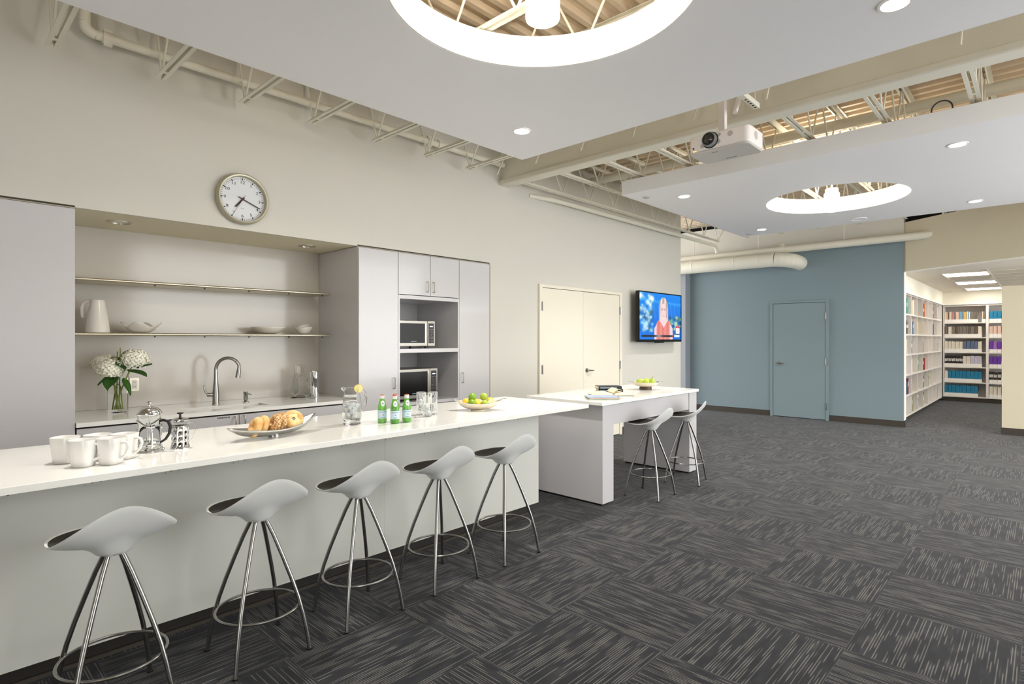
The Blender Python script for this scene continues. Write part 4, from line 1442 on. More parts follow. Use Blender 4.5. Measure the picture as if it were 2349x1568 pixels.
MB().tube([(0.050, 0, 0.150), (0.070, 0, 0.154), (0.092, 0, 0.148), (0.103, 0, 0.122), (0.098, 0, 0.090), (0.080, 0, 0.062), (0.054, 0, 0.045)], [0.006, 0.007, 0.0075, 0.0075, 0.007, 0.006, 0.005], n=12).obj('handle', M_blk, root)

root = thing('french_press', 'small chrome french press with perforated sleeve and black knob', 'french press', (0.925, 3.150, BT), radians(-46.7))
MB().lathe([(0.0001, 0.010), (0.034, 0.010), (0.035, 0.014), (0.035, 0.135), (0.038, 0.140), (0.036, 0.140), (0.033, 0.134), (0.033, 0.014), (0.0001, 0.013)], n=36).obj('glass_beaker', M_glass, root)
MB().lathe([(0.0395, 0.139), (0.040, 0.143), (0.034, 0.150), (0.018, 0.155), (0.0001, 0.157)], n=36).obj('lid', M_chrome, root)
MB().lathe([(0.0001, 0.156), (0.006, 0.156), (0.005, 0.172), (0.014, 0.175), (0.015, 0.180), (0.0001, 0.182)], n=24).obj('knob', M_blk, root)
MB().cyl((0, 0, 0.05), (0, 0, 0.155), 0.002, n=8).cyl((0, 0, 0.05), (0, 0, 0.055), 0.031, n=28).obj('plunger', M_chrome, root)
mb = MB()
nseg = 36
zs = [0.0, 0.008, 0.022, 0.036, 0.050, 0.064, 0.078, 0.092, 0.106, 0.118]
rs = [0.046, 0.042, 0.0375, 0.0372, 0.0372, 0.0372, 0.0372, 0.0372, 0.0372, 0.0372]
for j in range(len(zs) - 1):
    for i in range(nseg):
        if 2 <= j <= 7 and j % 2 == 0 and i % 4 in (1, 2):
            continue
        t0, t1 = 2 * pi * i / nseg, 2 * pi * (i + 1) / nseg
        mb.add([(rs[j] * cos(t0), rs[j] * sin(t0), zs[j]), (rs[j] * cos(t1), rs[j] * sin(t1), zs[j]), (rs[j + 1] * cos(t1), rs[j + 1] * sin(t1), zs[j + 1]), (rs[j + 1] * cos(t0), rs[j + 1] * sin(t0), zs[j + 1])], [(0, 1, 2, 3)])
mb.obj('sleeve', M_chrome, root, solid=0.0012, weld=True)
MB().tube([(0.040, 0, 0.128), (0.055, 0, 0.134), (0.072, 0, 0.128), (0.078, 0, 0.105), (0.066, 0, 0.06), (0.048, 0, 0.035), (0.038, 0, 0.030)], 0.0018, n=8).obj('handle', M_chrome, root)


def boat_bowl(name, label, loc, rz, L, Wd, h, mat, matfoot=None, tip=1.0, solid=0.004):
    """a long bowl with raised pointed ends"""
    root = thing(name, label, 'bowl', loc, rz)

    def f(u, v):
        s = (u - 0.5) * 2
        q = (v - 0.5) * 2
        w = Wd / 2 * (max(0.0, 1 - abs(s) ** 2.2)) ** 0.75 + 0.002
        rim = h * (0.52 + 0.48 * abs(s) ** 1.8 * (1.35 if s > 0 else tip))
        base = 0.010 + (rim - 0.010) * abs(s) ** 2.6
        z = base + (rim - base) * abs(q) ** 2.0
        return (s * L / 2, q * w, z)
    MB().sheet(f, 41, 15).obj('basin', mat, root, solid=solid, angle=70)
    MB().lathe([(0.0001, 0.0), (0.034, 0.0), (0.030, 0.012), (0.0001, 0.012)], n=24).obj('foot', matfoot or mat, root)
    return root


boat_bowl('bread_bowl', 'long hammered metal bowl full of bagels on the bar', (1.405, 3.165, BT), radians(8), 0.54, 0.165, 0.088, M_hammer, tip=0.75)


def bagel(label, c, axis, mat, cut=False):
    root = thing('bagel', label, 'bagel', c, 0, 'bagels in the metal bowl')
    root.rotation_euler = Vector(axis).to_track_quat('Z', 'Y').to_euler()
    R, r = 0.037, 0.0225
    mb = MB()
    mb.sheet(lambda u, v: ((R + r * cos(2 * pi * v) * (1 + 0.06 * sin(3 * 2 * pi * u))) * cos(2 * pi * u), (R + r * cos(2 * pi * v)) * sin(2 * pi * u), r * 0.92 * sin(2 * pi * v) + 0.0015 * sin(5 * 2 * pi * u)), 40, 20, True)
    mb.obj('ring', mat, root, angle=80)
    if cut:
        mb = MB().sheet(lambda u, v: ((0.010 + 0.043 * v) * cos(2 * pi * u), (0.010 + 0.043 * v) * sin(2 * pi * u), 0.0195 - 0.006 * v ** 4), 40, 5, True)
        mb.obj('cut_face', M_bagelcut, root)
    return root


ca, sa = cos(radians(8)), sin(radians(8))


def inb(s, q, z):
    return (1.405 + s * ca - q * sa, 3.165 + s * sa + q * ca, BT + z)


BA = -RT * 0.62 - FW * 0.62 + Vector((0, 0, 0.40))
bagel('golden bagel at the low end of the metal bowl', inb(-0.115, -0.006, 0.066), BA, M_bagel)
bagel('golden bagel leaning behind the first one in the metal bowl', inb(-0.070, 0.010, 0.068), BA + RT * 0.1, M_bagel)
bagel('seed-covered bagel in the middle of the metal bowl', inb(0.000, -0.006, 0.074), BA, M_bagels)
bagel('seeded bagel pressed behind the middle one in the metal bowl', inb(0.044, 0.008, 0.075), BA + RT * 0.1, M_bagels)
bagel('split bagel showing its pale crumb at the raised end of the bowl', inb(0.118, -0.002, 0.080), RT * 0.45 - FW * 0.7 + Vector((0, 0, 0.45)), M_bagel, True)
o = MB().sheet(lambda u, v: (0.12 * (u - 0.5), 0.05 * (v - 0.5), 0.012 * sin(4 * u) + 0.02 * u), 8, 4).obj('napkin', M_capw, loc=inb(0.10, 0.035, 0.092), solid=0.001)
tag(o, 'white paper napkin tucked behind the split bagel', 'napkin')

# jug
root = thing('water_jug', 'clear glass jug of ice water on the bar', 'jug', (1.945, 3.245, BT), radians(-46.7))
MB().lathe([(0.0001, 0.004), (0.048, 0.0), (0.053, 0.004), (0.053, 0.014), (0.049, 0.022), (0.058, 0.034), (0.0615, 0.06), (0.061, 0.10), (0.058, 0.14), (0.0555, 0.146), (0.0565, 0.152), (0.0545, 0.158), (0.0555, 0.164), (0.0535, 0.170), (0.0545, 0.176), (0.0525, 0.182), (0.050, 0.195), (0.050, 0.205), (0.053, 0.232), (0.051, 0.233), (0.047, 0.205), (0.047, 0.194), (0.054, 0.14), (0.058, 0.10), (0.058, 0.06), (0.052, 0.034), (0.0001, 0.026)], n=48).obj('glass_body', M_glass, root)
MB().tube([(0.048, 0, 0.222), (0.070, 0, 0.220), (0.086, 0, 0.205), (0.092, 0, 0.175), (0.090, 0, 0.140), (0.082, 0, 0.118)], [0.009, 0.009, 0.008, 0.008, 0.007, 0.006], n=12).obj('handle', M_glass, root)
MB().tube([(-0.045, 0, 0.222), (-0.062, 0, 0.230), (-0.068, 0, 0.236)], [0.014, 0.010, 0.006], n=12).obj('spout', M_glass, root)
MB().lathe([(0.0001, 0.0265), (0.0515, 0.0345), (0.0575, 0.06), (0.0575, 0.10), (0.0555, 0.125), (0.0001, 0.125)], n=40).obj('water', M_water, root)


def ice(n, c, rad, z0, z1, size, seed, label, group):
    rnd = random.Random(seed)
    for i in range(n):
        a = i * 2.4
        r = rad * math.sqrt((i % 5 + 0.6) / 5.6)
        z = z0 + (z1 - z0) * i / max(1, n - 1)
        M = Matrix.Rotation(rnd.uniform(0, 3), 4, 'Z') @ Matrix.Rotation(rnd.uniform(-0.6, 0.6), 4, 'X')
        o = MB().box(-size, size, -size, size, -size, size, M).obj('ice_cube', M_ice, loc=(c[0] + r * cos(a), c[1] + r * sin(a), z), bevel=size * 0.3)
        tag(o, label, 'ice cube', group)


ice(16, (1.945, 3.245), 0.038, BT + 0.045, BT + 0.130, 0.0125, 2, 'clear ice cube floating in the glass water jug', 'ice cubes in the jug')
root = thing('lemon_slice', 'round lemon slice on the rim of the water jug', 'lemon slice', (1.945, 3.245, BT + 0.232))
o = Vector((0.02, -0.045, 0.0))
nd = Vector((-0.62, -0.78, 0)).normalized()
MB().cyl(o - nd * 0.003, o + nd * 0.003, 0.027, n=36).obj('peel', M_lemon, root)
MB().cyl(o - nd * 0.0033, o + nd * 0.0033, 0.0245, n=36).obj('pith', M_rind, root)
mb = MB()
ax = Vector((0, 0, 1))
bx_ = nd.cross(ax)
for k in range(8):
    for sgn in (-1, 1):
        pts = [o + nd * (0.0037 * sgn) + (ax * cos(t) + bx_ * sin(t)) * r for t, r in ((radians(45 * k + 22), 0.003), (radians(45 * k + 3), 0.022), (radians(45 * k + 15), 0.0232), (radians(45 * k + 30), 0.0232), (radians(45 * k + 42), 0.022))]
        mb.add(pts, [(0, 1, 2, 3, 4)] if sgn > 0 else [(4, 3, 2, 1, 0)])
mb.obj('flesh', M_lemonflesh, root, smooth=False)


# bottles
def make_bottle():
    root = thing('water_bottle', 'x', 'bottle', (0, 0, BT), 0, 'green water bottles on the bar')
    MB().lathe([(0.0001, 0.003), (0.022, 0.0), (0.0272, 0.003), (0.0285, 0.008), (0.0285, 0.098), (0.0275, 0.108), (0.022, 0.130), (0.0150, 0.152), (0.0128, 0.162), (0.0128, 0.172), (0.0001, 0.172)], n=36).obj('glass_body', M_green_glass, root)
    MB().lathe([(0.0132, 0.158), (0.0150, 0.162), (0.0152, 0.180), (0.0001, 0.1815)], n=28).obj('cap', M_capw, root)
    MB().lathe([(0.0148, 0.1795), (0.0152, 0.182), (0.012, 0.184), (0.0001, 0.1845)], n=28).obj('cap_top', M_capr, root)
    lb = MB().sheet(lambda u, v: (0.0289 * cos(2 * pi * u), 0.0289 * sin(2 * pi * u), 0.032 + 0.052 * v), 36, 2, True).obj('label', M_label, root)
    mb = MB()
    for (zz) in (0.032, 0.082):
        mb.sheet(lambda u, v: (0.0291 * cos(2 * pi * u), 0.0291 * sin(2 * pi * u), zz + 0.002 * v), 36, 2, True)
    mb.obj('label_border', M_label2, lb)
    r = 0.0292
    mb = MB()
    for (vs_, fs_), zc in ((text_mesh('S.PELLEGRINO', 0.0088), 0.073), (fine_print(0.032, 0.002, 10), 0.0405), (fine_print(0.026, 0.002, 8, 3), 0.0365)):
        mb.add([(r * cos(-pi / 2 + x / r), r * sin(-pi / 2 + x / r), zc + y) for x, y, z in vs_], fs_)
    mb.obj('lettering', M_ink, lb, smooth=False)
    st = []
    for k in range(10):
        a = pi / 2 + k * pi / 5
        rr_ = 0.0062 if k % 2 == 0 else 0.0026
        st.append((rr_ * cos(a), rr_ * sin(a)))
    mb = MB()
    c0 = [(r * cos(-pi / 2 + x / r), r * sin(-pi / 2 + x / r), 0.0555 + y) for x, y in st] + [(0, -r - 0.0002, 0.0555)]
    mb.add(c0, [(10, k, (k + 1) % 10) for k in range(10)])
    mb.obj('red_star', M_red, lb, smooth=False)

    # oval neck label that lies on the shoulder
    def sh(z):
        pr = [(0.108, 0.0275), (0.130, 0.022), (0.152, 0.0150)]
        for (z0, r0), (z1, r1) in zip(pr[:-1], pr[1:]):
            if z <= z1:
                return r0 + (r1 - r0) * (z - z0) / (z1 - z0)
        return 0.015

    def oval(u, v):
        t = 2 * pi * u
        x, z = 0.0135 * v * cos(t), 0.129 + 0.018 * v * sin(t)
        rr2 = sh(z) + 0.0006
        return (rr2 * cos(-pi / 2 + x / rr2), rr2 * sin(-pi / 2 + x / rr2), z)
    nl = MB().sheet(oval, 28, 5, True).obj('neck_label', M_label2, root)
    vs_, fs_ = fine_print(0.012, 0.010, 3)
    mb = MB()
    mb.add([((sh(0.129 + y) + 0.001) * cos(-pi / 2 + x / 0.022), (sh(0.129 + y) + 0.001) * sin(-pi / 2 + x / 0.022), 0.129 + y) for x, y, z in vs_], fs_)
    mb.obj('monogram', M_grey, nl, smooth=False)
    return root


pb = make_bottle()
for i, (x, y, a, lab) in enumerate([(2.118, 3.163, -22, 'green water bottle standing apart, closest to the jug'),
                                    (2.158, 3.079, -26, 'green water bottle in front of the group, nearest the bar edge'),
                                    (2.214, 3.155, 0, 'green water bottle hidden behind the front one'),
                                    (2.252, 3.078, -20, 'green water bottle closest to the drinking glasses')]):
    o = pb if i == 0 else copy_tree(pb)
    o.location = (x, y, BT)
    o.rotation_euler = (0, 0, radians(a))
    o['label'] = lab


def make_glass():
    root = thing('highball_glass', 'x', 'glass', (0, 0, BT), 0, 'drinking glasses on the bar')
    MB().lathe([(0.0001, 0.006), (0.022, 0.0), (0.0285, 0.002), (0.030, 0.010), (0.0355, 0.164), (0.0345, 0.165), (0.0335, 0.163), (0.0285, 0.024), (0.0001, 0.022)], n=36).obj('glass_body', M_glass, root)
    mb = MB()
    for k in range(8):
        a = 2 * pi * k / 8
        mb.ball((0.028 * cos(a), 0.028 * sin(a), 0.012), 0.004, 0.004, 0.010, 8, 6)
    mb.obj('base_facets', M_glass, root)
    return root


pg = make_glass()
for i, (x, y, lab) in enumerate([(2.538, 3.296, 'highball glass with the most ice, nearest the bottles'),
                                 (2.513, 3.192, 'highball glass standing in front of the other two'),
                                 (2.612, 3.255, 'highball glass on the fruit bowl side')]):
    o = pg if i == 0 else copy_tree(pg)
    o.location = (x, y, BT)
    o['label'] = lab
    ice((7, 5, 4)[i], (x, y), 0.012, BT + 0.036, BT + (0.100, 0.075, 0.065)[i], 0.0112, 20 + i, 'ice cube inside the ' + lab.split(',')[0].replace('highball glass ', 'highball glass '), 'ice in the glasses %s' % ORD[i])

# citrus bowl
root = thing('fruit_bowl', 'ivory boat-shaped bowl with dark pointed ends holding citrus on the bar', 'bowl', (3.005, 3.185, BT), radians(-42))


def cb(u, v):
    s = (u - 0.5) * 2
    q = (v - 0.5) * 2
    w = 0.105 * (max(0.0, 1 - abs(s) ** 2.6)) ** 0.6 + 0.002
    rim = 0.056 + 0.022 * abs(s) ** 2.2
    base = 0.008 + (rim - 0.008) * abs(s) ** 2.4
    z = base + (rim - base) * abs(q) ** 2.2
    return (s * 0.175, q * w, z)


bs_ = MB().sheet(cb, 41, 17).obj('basin', M_clay, root, solid=0.007, angle=70)
MB().lathe([(0.0001, 0.0), (0.060, 0.0), (0.058, 0.010), (0.0001, 0.010)], n=32).obj('foot', M_clay, root)
for s in (-1, 1):
    mb = MB().add([(s * 0.140, -0.034, 0.066), (s * 0.140, 0.034, 0.066), (s * 0.200, 0.028, 0.088), (s * 0.215, 0.0, 0.094), (s * 0.200, -0.028, 0.088)], [(0, 1, 2, 3, 4) if s < 0 else (4, 3, 2, 1, 0)])
    mb.obj('metal_tip', M_hammer, root, solid=0.003)
mb = MB()
for (a, b, w) in ((-0.10, -0.045, 0.004), (-0.03, 0.035, 0.004), (0.07, 0.11, 0.005)):
    def band(u, v, a=a, b=b, w=w):
        s = (a + (b - a) * u) / 0.175
        x, y, z = cb(s / 2 + 0.5, 0.0)
        return (x, y + 0.004 + w * v, z - 0.0015 - 0.004 * v + 0.006)
    mb.sheet(band, 10, 2)
mb.obj('blue_brushwork', M_ink, bs_)


def inf(r, f, z):
    q = RT * r + FW * f
    return (3.005 + q.x, 3.185 + q.y, BT + z)


def citrus(name, label, c, r, mat, elong=0.12, rz=0.0, tilt=0.0):
    root = thing(name, label, name, c, rz, 'citrus in the bowl')
    ob = MB().ball((0, 0, 0), r, r, r, 28, 18, lambda d: 1 + elong * abs(d.x) ** 3 + 0.10 * max(0, abs(d.x) - 0.93) * 8 * elong / 0.12).obj('fruit', mat, root, angle=80)
    ob.rotation_euler = (0, tilt, 0)
    e = MB().cyl((r * (1 + elong) + 0.0005, 0, 0), (r * (1 + elong) + 0.004, 0, 0), 0.003, n=8).obj('stem_end', M_stalk, root)
    e.rotation_euler = (0, tilt, 0)
    return root


citrus('lemon', 'yellow lemon at the glasses end of the citrus bowl', inf(-0.092, -0.012, 0.063), 0.031, M_lemon, 0.18, radians(-100), 0.2)
citrus('lemon', 'small lemon between two limes at the front of the citrus bowl', inf(-0.002, -0.045, 0.058), 0.026, M_lemon, 0.16, radians(-130), 0.1)
citrus('lemon', 'lemon at the back of the citrus bowl behind the half lime', inf(0.088, 0.030, 0.066), 0.031, M_lemon, 0.16, radians(60), 0.1)
citrus('lemon', 'lemon mostly hidden behind the fruit in the middle of the bowl', inf(-0.015, 0.025, 0.055), 0.030, M_lemon, 0.16, radians(10), 0.0)
citrus('lime', 'dark green lime on top of the other lime in the citrus bowl', inf(-0.046, -0.015, 0.104), 0.030, M_lime, 0.04, 0.4, 0.3)
citrus('lime', 'shiny green lime low at the front of the citrus bowl', inf(-0.046, -0.052, 0.060), 0.031, M_lime, 0.04, 1.0, 0.5)
citrus('lime', 'yellow-green lime on top of the pile in the citrus bowl', inf(0.040, -0.004, 0.105), 0.0285, M_lime2, 0.08, 2.0, 0.6)
citrus('lime', 'pale lime low beside the half lime in the citrus bowl', inf(0.050, -0.046, 0.056), 0.029, M_lime2, 0.04, 2.6, 0.2)
root = thing('half_lime', 'cut half lime with pale flesh facing out, by the bowl end', 'lime', inf(0.100, -0.036, 0.062), 0, 'citrus in the bowl')
nd = (RT * 0.55 - FW * 0.75 + Vector((0, 0, 0.35))).normalized()
qt = nd.to_track_quat('Z', 'Y').to_matrix().to_4x4()
mb = MB()
mb.lathe([(0.0001, -0.026), (0.012, -0.024), (0.021, -0.016), (0.026, -0.005), (0.0268, 0.0)], n=28)
mb.v = [tuple(qt @ Vector(p)) for p in mb.v]
mb.obj('peel', M_lime, root)
mb = MB()
mb.lathe([(0.0268, 0.0), (0.0235, 0.0008)], n=28)
mb.v = [tuple(qt @ Vector(p)) for p in mb.v]
mb.obj('pith', M_rind, root)
mb = MB()
mb.lathe([(0.0235, 0.0008), (0.0001, 0.0012)], n=28)
mb.v = [tuple(qt @ Vector(p)) for p in mb.v]
mb.obj('flesh', M_limeflesh, root)

# ------------------------------------------------------------------ things on the table
root = thing('pedestal_bowl', 'wide ivory bowl on a dark foot with green pears on the table', 'bowl', (5.50, 3.18, BT))
MB().lathe([(0.0001, 0.030), (0.060, 0.030), (0.110, 0.046), (0.142, 0.072), (0.146, 0.080), (0.141, 0.081), (0.106, 0.054), (0.058, 0.038), (0.0001, 0.036)], n=48).obj('basin', M_clay, root)
MB().lathe([(0.0001, 0.0), (0.066, 0.0), (0.066, 0.022), (0.060, 0.031), (0.0001, 0.031)], n=36).obj('foot', M_darkwood, root)
for s in (-1, 1):
    q = RT * s
    w = FW
    pts = [q * 0.128 + w * 0.05 + Vector((0, 0, 0.083)), q * 0.128 - w * 0.05 + Vector((0, 0, 0.083)), q * 0.185 - w * 0.022 + Vector((0, 0, 0.090)), q * 0.185 + w * 0.022 + Vector((0, 0, 0.090))]
    MB().add(pts, [(0, 1, 2, 3)]).obj('metal_rim_tip', M_hammer, root, solid=0.003)


def pear(label, r_, f_, z, rz, tilt):
    q = RT * r_ + FW * f_
    root = thing('pear', label, 'pear', (5.50 + q.x, 3.18 + q.y, BT + z), rz, 'green pears on the table')
    ob = MB().lathe([(0.0001, -0.036), (0.012, -0.0375), (0.028, -0.032), (0.0365, -0.016), (0.0375, 0.0), (0.033, 0.016), (0.024, 0.030), (0.017, 0.042), (0.012, 0.050), (0.0001, 0.053)], n=28).obj('fruit', M_pear, root, angle=80)
    ob.rotation_euler = (tilt, 0, 0)
    st = MB().tube([(0, 0, 0.050), (0.002, 0, 0.062), (0.008, 0, 0.072)], [0.0022, 0.002, 0.0026], n=8).obj('stalk', M_stem, root)
    st.rotation_euler = (tilt, 0, 0)


pear('green pear lying nearest the books in the pedestal bowl', -0.062, -0.012, 0.082, 0.3, 1.2)
pear('green pear in the middle of the pedestal bowl', 0.0, -0.020, 0.080, 2.2, 1.3)
pear('green pear with an upright stalk at the blue wall side of the pedestal bowl', 0.066, -0.010, 0.078, -0.9, 0.5)
pear('green pear at the back of the pedestal bowl, behind the others', 0.012, 0.055, 0.082, 1.0, 1.2)


def closed_book(label, loc, rz, L, W, T, cover, group):
    root = thing('book', label, 'book', loc, rz, group)
    mb = MB().box(-L / 2, L / 2, -W / 2, W / 2, 0, 0.003).box(-L / 2, L / 2, -W / 2, W / 2, T - 0.003, T).box(-L / 2, L / 2, -W / 2, -W / 2 + 0.003, 0.003, T - 0.003)
    mb.obj('cover', cover, root, bevel=0.001)
    MB().box(-L / 2 + 0.004, L / 2 - 0.004, -W / 2 + 0.003, W / 2 - 0.005, 0.003, T - 0.003).obj('pages', M_paper, root, smooth=False)
    mb = MB()
    vs_, fs_ = fine_print(L * 0.72, T * 0.42, 20, int(L * 1000))
    k = 1.0
    mb.add([(x * k - 0.02, -W / 2 - 0.0006, T / 2 + y) for x, y, z in vs_], fs_)
    mb.obj('spine_print', M_print, root, smooth=False)
    return root


RB = radians(-46.7)
closed_book('thick black book at the bottom of the stack on the table', (5.02, 3.33, BT), RB + 0.02, 0.255, 0.18, 0.032, M_bookblk, 'black books stacked on the table')
closed_book('black book with pale spine print on top of the stack', (5.00, 3.33, BT + 0.0325), RB + 0.10, 0.245, 0.17, 0.030, M_bookblk, 'black books stacked on the table')
root = thing('open_book', 'open cream-paged book lying in front of the black books', 'book', (4.72, 3.115, BT), RB + 0.12)


def page(u, v, s):
    x = u
    z = 0.004 + 0.030 * (x ** 0.5) * (1 - x ** 1.6) * 1.5 + 0.010 * (1 - x)
    return (s * (0.004 + 0.185 * x), -0.115 + 0.23 * v, z)


for s in (-1, 1):
    mb = MB().sheet(lambda u, v: page(u, v, s), 16, 3)
    mb.sheet(lambda u, v: (s * (0.004 + 0.185 * u), -0.115, page(u, 0, s)[2] * v + 0.003 * (1 - v)), 16, 2)
    mb.sheet(lambda u, v: (s * (0.004 + 0.185 * u), 0.115, page(u, 0, s)[2] * v + 0.003 * (1 - v)), 16, 2)
    mb.sheet(lambda u, v: (s * 0.189, -0.115 + 0.23 * u, page(1, 0, s)[2] * v + 0.003 * (1 - v)), 3, 2)
    mb.obj('page_block', M_paper, root, angle=50)
MB().box(-0.195, 0.195, -0.12, 0.12, 0.0, 0.003).obj('cover', M_bookblk, root, smooth=False)
MB().sheet(lambda u, v: (-0.004 + 0.09 * u, -0.116 + 0.23 * v, 0.03 + 0.034 * sin(pi * u * 0.8)), 12, 3).obj('lifted_page', M_paper, root)
for i, (dx, dy, a, T, mt, lab) in enumerate([(4.36, 2.975, 0.0, 0.006, M_mag1, 'greenish magazine at the bottom of the loose stack on the table'),
                                             (4.395, 2.985, 0.10, 0.007, M_mag3, 'rose coloured magazine in the middle of the stack by the table edge'),
                                             (4.40, 3.00, 0.05, 0.006, M_mag2, 'pale blue magazine on top of the stack by the table edge')]):
    root = thing('magazine', lab, 'magazine', (dx, dy, BT + (0, 0.0062, 0.0134)[i]), RB + a, 'magazines on the table')
    MB().box(-0.145, 0.145, -0.105, 0.105, 0, T - 0.0017).obj('pages', M_paper, root, smooth=False)
    MB().box(-0.146, 0.146, -0.106, 0.106, T - 0.0015, T).box(-0.146, 0.146, -0.1065, -0.1055, 0, T).obj('cover', mt, root, smooth=False)

# ------------------------------------------------------------------ television
TVX, TVZ = 8.485, 1.822
TW, TH = 1.415, 0.805
root = thing('television', 'black framed television showing a newsreader, on the wall by the double doors', 'television', (TVX, 4.62, TVZ))
MB().box(-TW / 2, TW / 2, 0.0, 0.055, -TH / 2, TH / 2).obj('housing', M_blk, root, bevel=0.006)
b_ = 0.018
mb = MB()
mb.box(-TW / 2, TW / 2, -0.010, 0, TH / 2 - b_, TH / 2)
mb.box(-TW / 2, TW / 2, -0.010, 0, -TH / 2, -TH / 2 + b_ + 0.022)
mb.box(-TW / 2, -TW / 2 + b_, -0.010, 0, -TH / 2 + b_ + 0.022, TH / 2 - b_)
mb.box(TW / 2 - b_, TW / 2, -0.010, 0, -TH / 2 + b_ + 0.022, TH / 2 - b_)
mb.obj('bezel', material('gloss_black', S(14, 13, 13), 0.12, noise=0.05), root, smooth=False)
MB().box(-0.16, 0.10, -0.004, 0.03, -TH / 2 - 0.018, -TH / 2).obj('lower_bar', M_blk, root, bevel=0.003)
MB().box(-0.30, 0.30, 0.055, 0.10, -0.2, 0.2).box(-0.05, 0.05, 0.10, 0.155, -0.15, 0.15).obj('wall_bracket', M_blk, root, smooth=False)


def picture(u, v, rnd_blobs):
    """colour of the broadcast picture, u right, v down"""
    def mix(a, b, t):
        t = max(0.0, min(1.0, t))
        return tuple(p + (q - p) * t for p, q in zip(a, b))
    c = mix((10, 120, 215), (0, 92, 190), v)
    c = mix(c, (70, 160, 235), 0.55 * math.exp(-((v - 0.15 - 0.06 * u) / 0.03) ** 2))
    for k in range(7):
        uu = 0.24 + 0.10 * k
        d_ = abs((u - uu) - 0.10 * (v - 0.3))
        c = mix(c, (120, 185, 235), 0.40 * math.exp(-(d_ / 0.006) ** 2) * (1 if 0.2 < v < 0.55 else 0))
    for (bu, bv, br, bc, bs) in rnd_blobs:
        d_ = ((u - bu) / br) ** 2 + ((v - bv) / (br * 1.3)) ** 2
        c = mix(c, bc, bs * math.exp(-d_))
    if v > 0.84:
        c = mix(c, (0, 105, 205), 0.9 if u < 0.42 else 0.4)
    # shoulders and top
    sh_ = 0.555 + 0.10 * min(1, abs(u - 0.565) / 0.20) ** 2.5
    hw = 0.150 + 0.075 * min(1, max(0, (v - sh_)) / 0.10)
    if abs(u - 0.565) < min(hw, 0.222) and v > sh_:
        arm = abs(u - 0.555) > 0.158 + 0.02 * (v - 0.6) and v > 0.68
        c = (214, 190, 196) if arm else mix((216, 128, 118), (198, 108, 100), 0.5 + 0.5 * sin(60 * u))
    # hair
    hu, hv = (u - 0.560) / 0.112, (v - 0.34) / 0.27
    if hu * hu + hv * hv < 1 or (abs(u - 0.56) < 0.112 and 0.34 < v < 0.575 + 0.04 * cos(9 * (u - 0.5))):
        c = mix((214, 200, 196), (160, 142, 134), 0.5 + 0.5 * sin(70 * u + 3 * v))
    if abs(u - 0.565) < 0.05 + 0.05 * max(0, 1 - abs(v - 0.60) / 0.12) and 0.48 < v < 0.74 - 1.6 * abs(u - 0.565):
        c = (216, 190, 192)
    fu, fv = (u - 0.562) / 0.072, (v - 0.385) / 0.178
    if fu * fu + fv * fv < 1:
        c = mix((222, 194, 192), (196, 168, 170), fu * fu * 0.8)
        for eu in (-0.030, 0.030):
            d_ = ((u - 0.562 - eu) / 0.017) ** 2 + ((v - 0.345) / 0.014) ** 2
            c = mix(c, (96, 78, 84), 0.75 * math.exp(-d_))
            d_ = ((u - 0.562 - eu) / 0.020) ** 2 + ((v - 0.315) / 0.008) ** 2
            c = mix(c, (140, 116, 112), 0.6 * math.exp(-d_))
        d_ = ((u - 0.562) / 0.024) ** 2 + ((v - 0.480) / 0.010) ** 2
        c = mix(c, (176, 104, 108), 0.7 * math.exp(-d_))
        d_ = ((u - 0.562) / 0.014) ** 2 + ((v - 0.425) / 0.012) ** 2
        c = mix(c, (182, 148, 150), 0.7 * math.exp(-d_))
    # caption bar and channel bug
    if 0.905 < v < 0.950 and 0.05 < u < 0.83:
        c = mix((24, 26, 32), (150, 160, 170), 0.8 * math.exp(-((u - 0.45) / 0.08) ** 2))
        c = mix(c, (190, 50, 60), 0.8 * math.exp(-((u - 0.79) / 0.03) ** 2))
    if 0.895 < v < 0.950 and 0.83 < u < 0.965:
        c = (196, 220, 226)
    if 0.868 > v > 0.745 and 0.872 < u < 0.965:
        c = (240, 238, 240)
    if 0.700 < v < 0.745 and 0.872 < u < 0.965:
        c = (196, 42, 58)
    if 0.868 < v < 0.888 and 0.885 < u < 0.955:
        c = (30, 36, 44)
    return c


rb = random.Random(11)
blobs = []
for k in range(70):
    bu = rb.uniform(0.0, 0.30)
    blobs.append((bu, rb.uniform(0.05, 0.82), rb.uniform(0.018, 0.048), rb.choice([(240, 246, 240), (190, 224, 246), (244, 240, 200), (16, 70, 120)]), rb.uniform(0.5, 0.9)))
for k in range(40):
    blobs.append((rb.uniform(0.70, 1.0), rb.uniform(0.50, 0.86), rb.uniform(0.016, 0.04), rb.choice([(40, 60, 50), (230, 240, 200), (150, 190, 90), (10, 40, 70)]), rb.uniform(0.5, 0.9)))
GX, GY = 240, 136
sx0, sx1, sz0, sz1 = -TW / 2 + b_, TW / 2 - b_, -TH / 2 + b_ + 0.022, TH / 2 - b_
me = bpy.data.meshes.new('screen')
vsx = [(sx0 + (sx1 - sx0) * i / GX, -0.0035, sz1 - (sz1 - sz0) * j / GY) for j in range(GY + 1) for i in range(GX + 1)]
fsx = [(j * (GX + 1) + i, (j + 1) * (GX + 1) + i, (j + 1) * (GX + 1) + i + 1, j * (GX + 1) + i + 1) for j in range(GY) for i in range(GX)]
me.from_pydata(vsx, [], fsx)
at = me.color_attributes.new('picture', 'FLOAT_COLOR', 'CORNER')
data = []
for j in range(GY):
    for i in range(GX):
        c = picture((i + 0.5) / GX, (j + 0.5) / GY, blobs)
        data += list(S(*c)) * 4
at.data.foreach_set('color', data)
ms = bpy.data.materials.new('tv_screen')
ms.use_nodes = True
ntm = ms.node_tree
pp = ntm.nodes['Principled BSDF']
vc = ntm.nodes.new('ShaderNodeVertexColor')
